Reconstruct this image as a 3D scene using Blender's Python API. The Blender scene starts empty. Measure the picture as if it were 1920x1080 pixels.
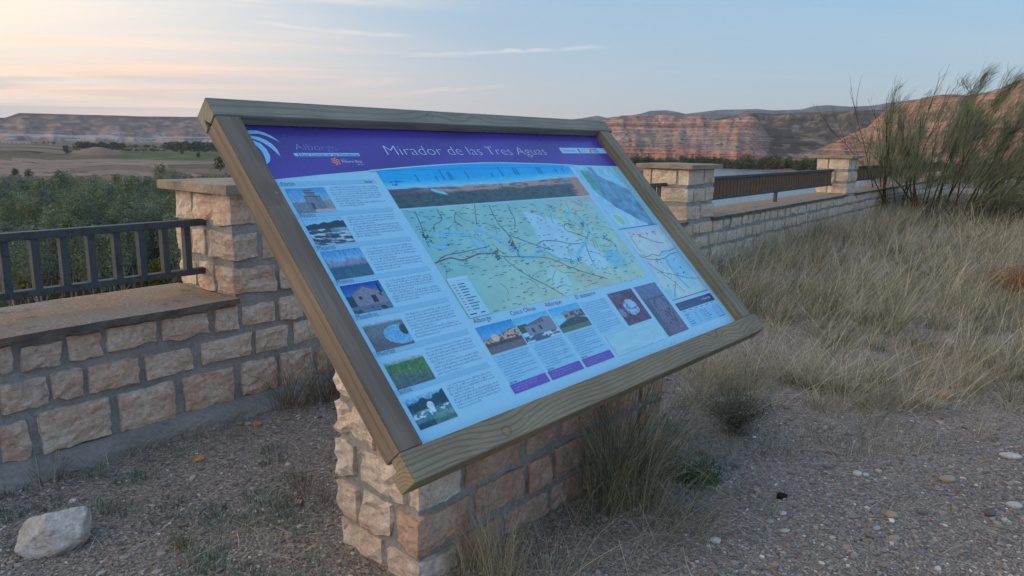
import bpy, math, random
import numpy as np
from mathutils import Matrix, Vector, noise as mnoise
sc = bpy.context.scene
C = sc.collection
RAD = math.radians

# ---------------------------------------------------------------- camera
EYE = 1.45
cam_d = bpy.data.cameras.new('camera')
cam = bpy.data.objects.new('camera', cam_d); C.objects.link(cam)
cam_d.sensor_width = 36.0; cam_d.lens = 1378.0 / 1920.0 * 36.0
cam_d.clip_start = 0.05; cam_d.clip_end = 60000.0
cam.matrix_world = Matrix(((0.999824, -0.018747, 0.0, 0.0),
                           (0.003655, 0.194954, -0.980806, 0.0),
                           (0.018387, 0.980633, 0.194988, EYE),
                           (0, 0, 0, 1)))
sc.camera = cam

# ---------------------------------------------------------------- sky, sun, exposure
SUN_AZ = -95.0      # degrees from +Y, negative = left of the view
SUN_EL = 11.0
w = bpy.data.worlds.new('World'); sc.world = w; w.use_nodes = True
nt = w.node_tree; nt.nodes.clear()
def WN(t, **kw):
    n = nt.nodes.new(t)
    for k, v in kw.items(): setattr(n, k, v)
    return n
def WL(a, b): nt.links.new(a, b)
def WM(op, a, b=None, c=None, clamp=False):
    n = WN('ShaderNodeMath', operation=op, use_clamp=clamp)
    for i, v in enumerate((a, b, c)):
        if v is None: continue
        if isinstance(v, (int, float)): n.inputs[i].default_value = v
        else: WL(v, n.inputs[i])
    return n.outputs[0]
def WRANGE(v, a, b, c=0.0, d=1.0):
    n = WN('ShaderNodeMapRange', clamp=True); n.interpolation_type = 'SMOOTHSTEP'
    WL(v, n.inputs[0])
    for i, q in enumerate((a, b, c, d)): n.inputs[i + 1].default_value = q
    return n.outputs[0]
def WMIX(f, a, b, mode='MIX'):
    n = WN('ShaderNodeMix', data_type='RGBA', blend_type=mode)
    for i, v in ((0, f), (6, a), (7, b)):
        if isinstance(v, (int, float)): n.inputs[i].default_value = v
        elif isinstance(v, tuple): n.inputs[i].default_value = (*v, 1)
        else: WL(v, n.inputs[i])
    return n.outputs[2]
w_out = WN('ShaderNodeOutputWorld'); w_bg = WN('ShaderNodeBackground')
sky = WN('ShaderNodeTexSky', sky_type='NISHITA', sun_disc=False)
sky.sun_elevation = RAD(SUN_EL); sky.sun_rotation = RAD(SUN_AZ)
sky.air_density = 1.0; sky.dust_density = 1.6; sky.ozone_density = 3.2; sky.altitude = 200
SKY_K = 0.15
w_bg.inputs['Strength'].default_value = SKY_K
tc = WN('ShaderNodeTexCoord'); sx = WN('ShaderNodeSeparateXYZ'); WL(tc.outputs['Generated'], sx.inputs[0])
DX, DY, DZ = sx.outputs
# warmth towards the sunset, left of the frame
toward = WM('ADD', WM('MULTIPLY', DX, math.sin(RAD(SUN_AZ))), WM('MULTIPLY', DY, math.cos(RAD(SUN_AZ))))
warm = WRANGE(toward, -0.55, 0.62)
el = WM('ABSOLUTE', DZ)
k = 1.0 / SKY_K
def K(*q): return tuple(k * v for v in q)
# added dome colour mixed over the whole sky, whitened towards the glow
cool = WMIX(WRANGE(DZ, 0.15, 0.75), K(0.26, 0.48, 0.70), K(0.28, 0.52, 0.95))  # overhead blue raised, out of view, to throw more light on the board
dome = WMIX(WRANGE(toward, -0.08, 0.64), cool, K(1.22, 1.06, 0.86))
col = WMIX(0.70, sky.outputs[0], dome)
# dust low over the horizon
veil = WM('MULTIPLY', WM('POWER', 2.718, WM('MULTIPLY', el, -9.5)), 0.92)
veil_col = WMIX(warm, K(0.53, 0.53, 0.50), K(1.05, 0.78, 0.60))
col = WMIX(veil, col, veil_col)
# thin high cloud, drawn out along the horizon: planar mapping onto a high flat layer
inv = WM('DIVIDE', 1.0, WM('ADD', WM('MAXIMUM', DZ, 0.0), 0.06))
def cloud(sx_, sy_, ang, scale, detail, lo, hi, seed, rough=0.55):
    cx = WM('MULTIPLY', DX, inv); cy = WM('MULTIPLY', DY, inv)
    ca, sa = math.cos(ang), math.sin(ang)
    u = WM('ADD', WM('MULTIPLY', cx, ca * sx_), WM('MULTIPLY', cy, sa * sx_))
    v = WM('ADD', WM('MULTIPLY', cx, -sa * sy_), WM('MULTIPLY', cy, ca * sy_))
    cb = WN('ShaderNodeCombineXYZ'); WL(u, cb.inputs[0]); WL(v, cb.inputs[1]); cb.inputs[2].default_value = seed
    n = WN('ShaderNodeTexNoise'); n.inputs['Scale'].default_value = scale; n.inputs['Detail'].default_value = detail
    n.inputs['Roughness'].default_value = rough; n.inputs['Distortion'].default_value = 0.5
    WL(cb.outputs[0], n.inputs['Vector'])
    return WRANGE(n.outputs[0], lo, hi)
left = WRANGE(toward, -0.10, 0.55)
low = WRANGE(DZ, 0.015, 0.05)
# cream and peach cirrus near the glow
c1 = WM('MULTIPLY', WM('MULTIPLY', cloud(0.26, 1.3, 0.22, 0.8, 8, 0.44, 0.72, 3.1, 0.6), WM('ADD', WM('MULTIPLY', left, 0.85), 0.02)), low)
col = WMIX(c1, col, WMIX(WRANGE(DZ, 0.06, 0.24), K(1.25, 0.76, 0.50), K(1.3, 1.12, 0.84)))
# mauve-grey bank low down in front of it
c3 = WM('MULTIPLY', WM('MULTIPLY', cloud(0.30, 1.0, 0.10, 0.7, 6, 0.40, 0.62, 21.0), WRANGE(DZ, 0.12, 0.04)), WM('MULTIPLY', left, 0.85))
col = WMIX(c3, col, K(0.58, 0.52, 0.53))
# thin salmon streaks
c2 = WM('MULTIPLY', cloud(0.20, 2.6, -0.06, 1.2, 9, 0.57, 0.80, 9.7, 0.62), WM('ADD', WM('MULTIPLY', left, 0.45), 0.16))
col = WMIX(WM('MULTIPLY', c2, low), col, WMIX(warm, K(0.72, 0.68, 0.66), K(1.0, 0.72, 0.52)))
# two thin condensation trails: narrow bands on great circles
def trail(az0, el0, az1, el1, wd, seed, lo):
    def dvec(a, e): return Vector((math.sin(RAD(a)) * math.cos(RAD(e)), math.cos(RAD(a)) * math.cos(RAD(e)), math.sin(RAD(e))))
    a, b = dvec(az0, el0), dvec(az1, el1); nrm = a.cross(b).normalized(); m_ = (a + b).normalized(); half = a.angle(b) / 2
    def dot(v):
        return WM('ADD', WM('ADD', WM('MULTIPLY', DX, v.x), WM('MULTIPLY', DY, v.y)), WM('MULTIPLY', DZ, v.z))
    tx = WN('ShaderNodeTexNoise'); tx.inputs['Scale'].default_value = 26; tx.inputs['Detail'].default_value = 5; WL(tc.outputs['Generated'], tx.inputs['Vector'])
    off = WM('ADD', WM('ABSOLUTE', WM('ADD', dot(nrm), WM('MULTIPLY', WM('SUBTRACT', tx.outputs[0], 0.5), wd * 2.4))), 0.0)
    band = WRANGE(off, wd, wd * 0.2); along = WRANGE(dot(m_), math.cos(half * 1.15), math.cos(half * 0.2))
    return WM('MULTIPLY', WM('MULTIPLY', band, along), WRANGE(tx.outputs[0], lo - 0.22, 0.62))
for t_ in ((-27.5, 9.6, -17.5, 9.2, 0.0030, 1, 0.35), (-19, 7.8, -7.5, 7.4, 0.0036, 2, 0.38), (-8, 6.1, 7.0, 7.0, 0.0036, 3, 0.42), (-18, 3.4, -8, 4.3, 0.006, 4, 0.40), (-12, 3.0, 0, 4.2, 0.004, 5, 0.40)):
    col = WMIX(WM('MULTIPLY', trail(*t_), 0.34), col, WMIX(WRANGE(DZ, 0.05, 0.13), K(0.92, 0.66, 0.52), K(0.98, 0.88, 0.78)))
WL(col, w_bg.inputs[0]); WL(w_bg.outputs[0], w_out.inputs[0])

sd = bpy.data.lights.new('sun', 'SUN'); sd.energy = 0.9; sd.angle = RAD(30); sd.color = (1.0, 0.83, 0.70)
so = bpy.data.objects.new('sun', sd); C.objects.link(so)
dv = Vector((math.sin(RAD(SUN_AZ)) * math.cos(RAD(SUN_EL)), math.cos(RAD(SUN_AZ)) * math.cos(RAD(SUN_EL)), math.sin(RAD(SUN_EL))))
so.rotation_euler = dv.to_track_quat('Z', 'Y').to_euler()
vs = sc.view_settings; vs.view_transform = 'Standard'; vs.look = 'None'; vs.exposure = 0.3; vs.gamma = 1.0; vs.use_curve_mapping = False
sc.cycles.max_bounces = 6; sc.cycles.diffuse_bounces = 3

# ================================================================ helpers
rng = np.random.default_rng(7)
random.seed(7)
def lin(r, g, b):
    return tuple(((q / 255) / 12.92 if q / 255 <= 0.04045 else ((q / 255 + 0.055) / 1.055) ** 2.4) for q in (r, g, b))

def hash2(ix, iy, seed):
    h = (ix.astype(np.int64) * 374761393 + iy.astype(np.int64) * 668265263 + seed * 982451653) & 0xFFFFFFFF
    h = ((h ^ (h >> 13)) * 1274126177) & 0xFFFFFFFF
    h = h ^ (h >> 16)
    return (h & 0xFFFFFF) / float(0xFFFFFF)
def vnoise(x, y, seed=0):
    x = np.asarray(x, float); y = np.asarray(y, float)
    ix = np.floor(x); iy = np.floor(y); fx = x - ix; fy = y - iy
    fx = fx * fx * (3 - 2 * fx); fy = fy * fy * (3 - 2 * fy)
    a = hash2(ix, iy, seed); b = hash2(ix + 1, iy, seed); c = hash2(ix, iy + 1, seed); d = hash2(ix + 1, iy + 1, seed)
    return (a * (1 - fx) + b * fx) * (1 - fy) + (c * (1 - fx) + d * fx) * fy
def fbm(x, y, oct=5, seed=0, gain=0.5):
    s = 0; a = 1; t = 0
    for i in range(oct):
        s = s + a * vnoise(np.asarray(x) * 2 ** i, np.asarray(y) * 2 ** i, seed + i * 17); t += a; a *= gain
    return s / t
def sstep(a, b, x):
    t = np.clip((np.asarray(x, float) - a) / (b - a), 0, 1); return t * t * (3 - 2 * t)

# ---- materials
def new_mat(name, rough=0.8, spec=0.3):
    m = bpy.data.materials.new(name); m.use_nodes = True
    p = m.node_tree.nodes['Principled BSDF']
    p.inputs['Roughness'].default_value = rough
    p.inputs['Specular IOR Level'].default_value = spec
    return m, m.node_tree, p
class NT:
    def __init__(s, tree): s.t = tree
    def n(s, ty, **kw):
        n = s.t.nodes.new(ty)
        for k_, v in kw.items(): setattr(n, k_, v)
        return n
    def l(s, a, b): s.t.links.new(a, b)
    def put(s, sock, v):
        if isinstance(v, tuple): sock.default_value = (*v, 1) if len(v) == 3 and sock.type == 'RGBA' else v
        elif isinstance(v, (int, float)): sock.default_value = v
        else: s.l(v, sock)
    def coord(s, kind='Object', scale=(1, 1, 1)):
        c = s.n('ShaderNodeTexCoord'); m = s.n('ShaderNodeMapping'); m.inputs['Scale'].default_value = scale
        s.l(c.outputs[kind], m.inputs[0]); return m.outputs[0]
    def geo(s, scale=(1, 1, 1)):
        c = s.n('ShaderNodeNewGeometry'); m = s.n('ShaderNodeMapping'); m.inputs['Scale'].default_value = scale
        s.l(c.outputs['Position'], m.inputs[0]); return m.outputs[0]
    def noise(s, vec, scale, detail=4, rough=0.55, dist=0.0):
        n = s.n('ShaderNodeTexNoise'); s.l(vec, n.inputs['Vector'])
        n.inputs['Scale'].default_value = scale; n.inputs['Detail'].default_value = detail
        n.inputs['Roughness'].default_value = rough; n.inputs['Distortion'].default_value = dist
        return n.outputs[0]
    def voro(s, vec, scale, feature='F1', out='Distance'):
        n = s.n('ShaderNodeTexVoronoi', feature=feature); s.l(vec, n.inputs['Vector']); n.inputs['Scale'].default_value = scale
        return n.outputs[out]
    def rng(s, v, a, b, c=0.0, d=1.0):
        n = s.n('ShaderNodeMapRange', clamp=True); s.put(n.inputs[0], v)
        for i, q in enumerate((a, b, c, d)): n.inputs[i + 1].default_value = q
        return n.outputs[0]
    def mix(s, f, a, b, mode='MIX'):
        n = s.n('ShaderNodeMix', data_type='RGBA', blend_type=mode)
        s.put(n.inputs[0], f); s.put(n.inputs[6], a); s.put(n.inputs[7], b); return n.outputs[2]
    def math(s, op, a, b=0.0):
        n = s.n('ShaderNodeMath', operation=op); s.put(n.inputs[0], a); s.put(n.inputs[1], b); return n.outputs[0]
    def bump(s, h, strength=0.5, dist=0.01, normal=None):
        n = s.n('ShaderNodeBump'); s.l(h, n.inputs['Height']); n.inputs['Strength'].default_value = strength
        n.inputs['Distance'].default_value = dist
        if normal is not None: s.l(normal, n.inputs['Normal'])
        return n.outputs[0]
    def rand(s): return s.n('ShaderNodeObjectInfo').outputs['Random']
    def attr(s, name): return s.n('ShaderNodeAttribute', attribute_name=name).outputs['Color']

def mesh_arr(name, verts, faces, mats=(), smooth=False, cols=None, mat_idx=None):
    """verts (n,3); faces: (m,3|4) array or list of such arrays"""
    me = bpy.data.meshes.new(name)
    verts = np.asarray(verts, np.float32)
    fl = faces if isinstance(faces, list) else [faces]
    fl = [np.asarray(f, np.int32) for f in fl if len(f)]
    nl = sum(f.size for f in fl); nf = sum(len(f) for f in fl)
    me.vertices.add(len(verts)); me.vertices.foreach_set('co', verts.ravel())
    me.loops.add(nl); me.loops.foreach_set('vertex_index', np.concatenate([f.ravel() for f in fl]))
    tot = np.concatenate([np.full(len(f), f.shape[1], np.int32) for f in fl])
    st = np.concatenate([[0], np.cumsum(tot)[:-1]]).astype(np.int32)
    me.polygons.add(nf); me.polygons.foreach_set('loop_start', st)
    try: me.polygons.foreach_set('loop_total', tot)
    except Exception: pass
    if mat_idx is not None: me.polygons.foreach_set('material_index', np.asarray(mat_idx, np.int32))
    me.polygons.foreach_set('use_smooth', np.full(nf, smooth, bool))
    for m in mats: me.materials.append(m)
    if cols is not None:
        c4 = np.ones((len(verts), 4), np.float32); c4[:, :3] = np.asarray(cols, np.float32)
        a = me.color_attributes.new('Col', 'FLOAT_COLOR', 'POINT'); a.data.foreach_set('color', c4.ravel())
    me.update(calc_edges=True); me.validate()
    return me
def obj(name, me, parent=None, loc=None, mat=None):
    o = bpy.data.objects.new(name, me); C.objects.link(o)
    if parent is not None: o.parent = parent
    if loc is not None: o.location = loc
    if mat is not None and me is not None and not me.materials: me.materials.append(mat)
    return o
def tag(o, label=None, cat=None, group=None, kind=None):
    if label: o['label'] = label
    if cat: o['category'] = cat
    if group: o['group'] = group
    if kind: o['kind'] = kind
    return o
def empty(name, loc, rotz=0.0):
    o = bpy.data.objects.new(name, None); C.objects.link(o); o.location = loc; o.rotation_euler = (0, 0, rotz)
    o.empty_display_size = 0.1
    return o
class MB:
    """collects boxes and tubes into one mesh"""
    def __init__(s): s.v = []; s.f = []; s.n = 0
    def add(s, v, f):
        s.v.append(np.asarray(v, float)); s.f.append(np.asarray(f, int) + s.n); s.n += len(v)
    def box(s, a, b):
        (x0, y0, z0), (x1, y1, z1) = a, b
        v = [(x, y, z) for z in (z0, z1) for y in (y0, y1) for x in (x0, x1)]
        s.add(v, [(0, 2, 3, 1), (4, 5, 7, 6), (0, 1, 5, 4), (2, 6, 7, 3), (0, 4, 6, 2), (1, 3, 7, 5)])
    def tube(s, pts, rad, n=6, cap=True):
        pts = np.asarray(pts, float); k_ = len(pts)
        rad = np.full(k_, rad, float) if np.isscalar(rad) else np.asarray(rad, float)
        tan = np.gradient(pts, axis=0); tan /= np.linalg.norm(tan, axis=1)[:, None] + 1e-9
        up = np.array([0, 0, 1.0]) if abs(tan[0][2]) < 0.9 else np.array([1.0, 0, 0])
        V = []
        for i in range(k_):
            a = np.cross(tan[i], up); a /= np.linalg.norm(a) + 1e-9; b = np.cross(tan[i], a)
            for j in range(n):
                t = 2 * math.pi * j / n
                V.append(pts[i] + rad[i] * (a * math.cos(t) + b * math.sin(t)))
        F = [(i * n + j, i * n + (j + 1) % n, (i + 1) * n + (j + 1) % n, (i + 1) * n + j) for i in range(k_ - 1) for j in range(n)]
        s.add(V, F)
        if cap and n == 4:
            b = s.n - len(V); s.f.append(np.array([[b + 3, b + 2, b + 1, b]])); e = s.n - n; s.f.append(np.array([[e, e + 1, e + 2, e + 3]]))
    def mesh(s, name, mats=(), smooth=False):
        quads = [f for f in s.f if f.shape[1] == 4]; tris = [f for f in s.f if f.shape[1] == 3]
        fl = ([np.concatenate(quads)] if quads else []) + ([np.concatenate(tris)] if tris else [])
        return mesh_arr(name, np.concatenate(s.v), fl, mats, smooth)

def bevelled(me, wdt, seg=1):
    import bmesh
    bm = bmesh.new(); bm.from_mesh(me)
    bmesh.ops.bevel(bm, geom=list(bm.edges), offset=wdt, segments=seg, affect='EDGES', clamp_overlap=True)
    bm.to_mesh(me); bm.free(); return me

# ---- wall frame: u along the parapet, v towards the terrace, z up
WB = np.array([-1.81874338, 3.34675122, 0.0]); WA = np.array([0.61126886, 0.79142301, 0.0]); WV = np.array([0.79142301, -0.61126886, 0.0])
WROT = math.atan2(WA[1], WA[0])
def wl(u, v, z=0.0):
    p = WB + WA * u + WV * v; return (p[0], p[1], z)
def wuv(x, y):
    dx = np.asarray(x) - WB[0]; dy = np.asarray(y) - WB[1]
    return dx * WA[0] + dy * WA[1], dx * WV[0] + dy * WV[1]
WALL_M = Matrix(((WA[0], -WV[0], 0, WB[0]), (WA[1], -WV[1], 0, WB[1]), (0, 0, 1, 0), (0, 0, 0, 1)))   # local x = u, local y = -v
# ---- board frame: a right along the frame, b down the slope, n out of the face
BO = np.array([-0.9632207, 2.34640546, 1.56867671])
BD1 = np.array([0.65169254, 0.75848002, 0.0]); BD1 /= np.linalg.norm(BD1)
_nh = np.array([BD1[1], -BD1[0], 0.0]); SL = RAD(45.05)
BD2 = _nh * math.cos(SL) + np.array([0, 0, -math.sin(SL)])
BN = _nh * math.sin(SL) + np.array([0, 0, math.cos(SL)])
BOARD_M = Matrix(((BD1[0], -BD2[0], BN[0], BO[0]), (BD1[1], -BD2[1], BN[1], BO[1]), (BD1[2], -BD2[2], BN[2], BO[2]), (0, 0, 0, 1)))  # local x=a, y=-b, z=out

def ribbons(root, tip_dir, length, width, bend, segs=4, twist=None):
    """grass blades; arrays root(n,3), horizontal lean dir(n,2), length, width, bend(0..1.5 rad lean growing to the tip), lean0"""
    n = len(root); t = np.linspace(0, 1, segs + 1)
    lean0, bnd = bend
    V = np.zeros((n, segs + 1, 2, 3))
    pos = root.copy(); ang = lean0.copy()
    ax = np.stack([-tip_dir[:, 1], tip_dir[:, 0]], 1)
    tw = np.random.default_rng(3).uniform(0, math.pi, n) if twist is None else twist
    side = np.stack([np.cos(tw) * ax[:, 0] + np.sin(tw) * tip_dir[:, 0], np.cos(tw) * ax[:, 1] + np.sin(tw) * tip_dir[:, 1], np.zeros(n)], 1)
    for i in range(segs + 1):
        wd = (width * (1 - t[i] ** 1.6 * 0.85))[:, None] * 0.5
        V[:, i, 0] = pos - side * wd; V[:, i, 1] = pos + side * wd
        if i < segs:
            st = length / segs
            pos = pos + np.stack([tip_dir[:, 0] * np.sin(ang) * st, tip_dir[:, 1] * np.sin(ang) * st, np.cos(ang) * st], 1)
            pos[:, 2] = np.maximum(pos[:, 2], 0.004)
            ang = ang + bnd / segs
    base = (np.arange(n) * (segs + 1) * 2)[:, None]
    f = np.array([[2 * i, 2 * i + 1, 2 * i + 3, 2 * i + 2] for i in range(segs)])
    F = (base[:, :, None] + f[None]).reshape(-1, 4)
    return V.reshape(-1, 3), F, np.repeat(np.arange(n), (segs + 1) * 2), np.tile(np.repeat(t, 2), n)

# ================================================================ the land
def az_px(az):
    s_, c_ = np.sin(az), np.cos(az)
    return 960 + 1378 * (s_ * 0.99982 + c_ * 0.00366) / np.maximum(0.01839 * s_ + 0.98063 * c_, 0.12)
def px_az(px):
    q = (np.asarray(px, float) - 960) / 1378
    return np.arctan2(q * 0.98063 - 0.00366, 0.99982 - q * 0.01839)
def el_tan(px, y):                      # tangent of the elevation above the horizon seen at that column and row
    return (248 + 0.01875 * np.asarray(px, float) - np.asarray(y, float)) / 1378 * np.cos(px_az(px))
def crest(px, pts, r):                  # height of a skyline given by (column, row) points, standing r metres away
    xs, ys = zip(*pts); y = np.interp(px, xs, ys)
    return EYE + el_tan(np.clip(px, -700, 2700), y) * r
FLOOR = -28.0; WATER = -28.9

def land(az, r):
    """height, colour and strata mask of the country beyond the terrace"""
    px = np.clip(az_px(az), -2500, 4500)
    x = r * np.sin(az); y = r * np.cos(az)
    u, v = wuv(x, y)
    v = np.minimum(v, -((x - 14.32) * -0.1219 + (y - 24.24) * 0.9925))     # the terrace also ends behind the second parapet
    n1 = fbm(x / 60 + 50, y / 60 + 50, 4, 3); n2 = fbm(x / 400 + 9, y / 400 + 9, 4, 5)
    z = FLOOR + (n1 - 0.5) * 1.6 + (n2 - 0.5) * 3.0 * sstep(300, 900, r)
    # --- colours of the valley floor
    def c(*q): return np.array(lin(*q))
    col = np.zeros(px.shape + (3,)); col[:] = c(146, 126, 112)
    fn = fbm(x / 130 + 3, y / 130, 3, 21)
    g = np.log(np.maximum(r, 10)) * 7.5 + (fbm(az * 9 + 20, np.log(np.maximum(r, 10)) * 1.2, 3, 8) - 0.5) * 3.2 + az * 2.5
    fid = np.floor(g); ff = g - fid
    hx = hash2(fid, np.floor(az * 5 + hash2(fid, fid * 0, 4) * 3), 12)
    pal = np.array([c(132, 115, 102), c(128, 105, 92), c(114, 104, 90), c(138, 121, 105), c(104, 94, 78), c(129, 110, 96)])
    col = pal[(hx * 6).astype(int) % 6] * (0.85 + 0.3 * fn)[..., None]
    edge = (sstep(0.10, 0.03, np.minimum(ff, 1 - ff)) * sstep(0.40, 0.62, fbm(x / 25, y / 25, 3, 31)))[..., None]
    col = col * (1 - edge) + np.array(c(70, 62, 50)) * edge
    # green crops
    gm = sstep(185, 230, px) * sstep(1000, 1080, r) * sstep(1560, 1420, r)
    gcol = np.where((fbm(az * 40, r / 90, 2, 77) > 0.5)[..., None], c(90, 104, 66), c(74, 92, 56))
    col = col * (1 - gm[..., None]) + gcol * gm[..., None]
    # scrub beyond the crops
    sm = sstep(1560, 1700, r) * sstep(3300, 2600, r) * sstep(120, 240, px)
    col = col * (1 - sm[..., None] * 0.7) + np.array(c(92, 88, 72)) * sm[..., None] * 0.7
    # woodland floor below the terrace
    fm = sstep(330, 255, r)
    col = col * (1 - fm[..., None]) + np.array(c(66, 66, 44)) * fm[..., None]
    mask = np.zeros(px.shape)
    # small eroded knoll in the fields
    kd = np.exp(-((px - 172) / 42) ** 2) * sstep(1000, 1180, r) * sstep(1420, 1240, r)
    z = z + kd * (9 + 5 * n1)
    km = sstep(0.15, 0.5, kd)[..., None]; col = col * (1 - km) + np.array(c(132, 112, 100)) * km
    bench = sstep(150, 60, px) * sstep(1150, 1230, r) * sstep(2300, 1900, r)
    z = z + bench * 6
    # --- river on the right
    rv = sstep(1180, 1260, px) * sstep(372, 392, r) * sstep(1085 - 0.42 * np.clip(px - 1345, 0, 600), 1070 - 0.42 * np.clip(px - 1345, 0, 600), r)
    z = z * (1 - rv) + (WATER - 2.0) * rv

    def ridge(foot, head, top, prof, cmix, m, zb=None):
        nonlocal z, col, mask
        t = np.clip((r - foot) / (head - foot), 0, 1)
        zz = (FLOOR if zb is None else zb) + prof(t) * (top - (FLOOR if zb is None else zb))
        w_ = (zz > z) & (r > foot) & m
        cc, ms = cmix(t, zz)
        z = np.where(w_, zz, z); col = np.where(w_[..., None], cc, col); mask = np.where(w_, ms, mask)
    gul = lambda k_, s_, sd_: (fbm(px / k_, r / s_, 5, sd_, 0.55) - 0.5)
    steps = lambda t, k_, q: t * (1 - q) + q * (np.floor(t * k_) + sstep(0.0, 0.35, t * k_ - np.floor(t * k_))) / k_
    flat = lambda s_: np.array(s_)
    # left tableland
    rr = gul(70, 900, 41)
    topA = crest(px, [(-2500, 214), (-60, 222), (0, 222), (14, 218), (28, 213.5), (60, 214), (150, 216.5), (250, 219.5), (385, 221), (700, 225), (1150, 236), (1400, 250), (4500, 250)], 4300)
    def cA(t, zz):
        s_ = fbm(px / 14, zz / 9, 4, 44); b_ = fbm(px / 60, zz / 4, 4, 46)
        k_ = sstep(0.42, 0.68, s_)[..., None]
        q = c(112, 98, 92) * (1 - k_) + c(148, 128, 116) * k_
        lowb = (sstep(0.35, 0.15, t) * sstep(0.45, 0.6, b_))[..., None]
        q = q * (1 - lowb) + c(172, 160, 152) * lowb
        dk = (sstep(0.88, 0.97, t) * 0.45)[..., None]
        return q * (1 - dk) + c(70, 62, 54) * dk, 0.25 + 0 * t
    ridge(3250 + rr * 900, 4250 + rr * 300, topA, lambda t: 0.86 * steps(t, 5, 0.35) ** 0.9 + 0.14 * sstep(0.85, 1, t), cA, px < 1250)
    # far blue hills
    topE = crest(px, [(-2500, 240), (1000, 232), (1085, 225), (1118, 220), (1135, 224), (1152, 221.5), (1160, 223), (1200, 216), (1215, 211.5), (1245, 210.5), (1262, 213), (1280, 217), (1310, 213.5), (1340, 210), (1410, 208.5), (1440, 211), (1490, 209.5), (1515, 203.5), (1540, 202), (1580, 204.5), (1620, 203), (1650, 198), (1700, 192), (1800, 195), (4500, 215)], 8000)
    def cE(t, zz):
        k_ = sstep(0.5, 0.7, fbm(px / 22, zz / 40, 4, 61))[..., None]
        return c(96, 98, 98) * (1 - k_) + c(126, 126, 122) * k_, 0.0 * t
    ridge(6400 + gul(90, 900, 63) * 1500, 7900 + 0 * r, topE, lambda t: sstep(0, 1, t), cE, px > 980)
    # grey-brown slopes between the red spurs
    topC = crest(px, [(-2500, 260), (1150, 262), (1350, 225), (1400, 217), (1480, 216), (1560, 215), (1650, 213), (1800, 212), (4500, 225)], 2100)
    def cC(t, zz):
        s_ = fbm(px / 16, zz / 5, 5, 71, 0.6)
        k_ = sstep(0.50, 0.66, s_)[..., None]
        q = c(92, 80, 70) * (1 - k_) + c(136, 118, 102) * k_
        rb = (sstep(0.06, 0.0, t) * 1.0)[..., None]
        return q * (1 - rb) + c(160, 120, 96) * rb, 0.5 + 0 * t
    ridge(np.maximum(1120 + gul(120, 500, 73) * 300, 1108 - 0.42 * np.clip(px - 1345, 0, 600)), 2000 + gul(60, 400, 75) * 300, topC, lambda t: 0.9 * steps(t, 7, 0.4) ** 1.05 + 0.1 * sstep(0.8, 1, t), cC, px > 1250)
    # red cliffs
    spur = sstep(1290, 1360, px) * sstep(1440, 1400, px)
    topB = crest(px, [(-2500, 250), (900, 246), (1060, 236), (1112, 231), (1140, 224), (1165, 219.5), (1250, 218), (1310, 219.5), (1330, 226), (1345, 228), (1372, 223), (1400, 219.5), (1412, 224), (1432, 248), (1446, 272), (1462, 300), (1480, 330), (4500, 400)], 1490 - spur * 90)
    gb = gul(17, 150, 81)
    def cB(t, zz):
        wv = zz + 2.2 * (fbm(px / 55, zz * 0 + 3, 3, 85) - 0.5)
        s_ = vnoise(wv / 2.6, px * 0 + 5, 86); s2 = vnoise(wv / 1.1, px / 200, 87)
        rub = fbm(px / 5.5, zz / 2.0, 4, 88, 0.6)
        red = c(152, 112, 98) * (1 - s_[..., None]) + c(174, 146, 130) * s_[..., None]
        red = red * (0.78 + 0.4 * s2[..., None])
        scree = c(122, 102, 92) * (1 - rub[..., None]) + c(168, 148, 134) * rub[..., None]
        sc_ = (sstep(0.62, 0.40, rub * 0.35 + t * 0.75 + (fbm(px / 18, zz / 20, 3, 89) - 0.5) * 0.9 + sstep(1330, 1400, px) * 0.22))[..., None]
        q = red * (1 - sc_) + scree * sc_
        bl = sstep(0.115, 0.10, t)[..., None]
        return q * (1 - bl) + (c(168, 122, 106) * (0.75 + 0.5 * s2[..., None])) * bl, 0.9 + 0 * t
    pB = lambda t: 0.20 * sstep(0.0, 0.05, t + 0.02 * np.sign(t) * (fbm(px / 5, px * 0, 2, 90) - 0.5)) + 0.80 * np.clip((steps(np.clip((t - 0.06) / 0.94, 0, 1), 9, 0.55)), 0, 1) ** 0.92
    footB = 1140 + gul(60, 1e6, 83) * 60
    ridge(footB + gb * 30 * sstep(footB, footB + 60, r), 1480 + gb * 80 - spur * 90, topB, pB, cB, (px > 700) & (px < 1500))
    # hill on the right, coming forward
    topD = crest(px, [(1380, 330), (1440, 312), (1500, 292), (1540, 276), (1580, 256), (1616, 240), (1640, 214), (1665, 198), (1700, 191), (1722, 185), (1740, 183.5), (1790, 182), (1820, 178), (1850, 169), (1880, 157), (1905, 144), (1925, 137), (1990, 122), (2200, 100), (2500, 110), (4500, 170)], 1180 - 0.95 * np.clip(px - 1620, 0, 400))
    gd = gul(40, 160, 91)
    footD = 1010 - 1.25 * np.clip(px - 1560, 0, 380); headD = 1180 - 0.95 * np.clip(px - 1620, 0, 400)
    def cD(t, zz):
        wv = zz + 3 * (fbm(px / 60, px * 0 + 1, 3, 95) - 0.5)
        s_ = vnoise(wv / 3.2, px * 0 + 2, 96)[..., None]
        rub = fbm(px / 8, zz / 2.2, 4, 98, 0.6)[..., None]
        red = c(148, 110, 93) * (1 - s_) + c(168, 138, 118) * s_
        sc_ = sstep(0.44, 0.56, fbm(px / 34, zz / 13, 4, 99, 0.55) - 0.08 * np.sin(wv / 7))[..., None]
        grey = c(110, 92, 78) * (1 - rub) + c(150, 126, 108) * rub
        return red * (1 - sc_) + grey * sc_, 0.9 + 0 * t
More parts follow.
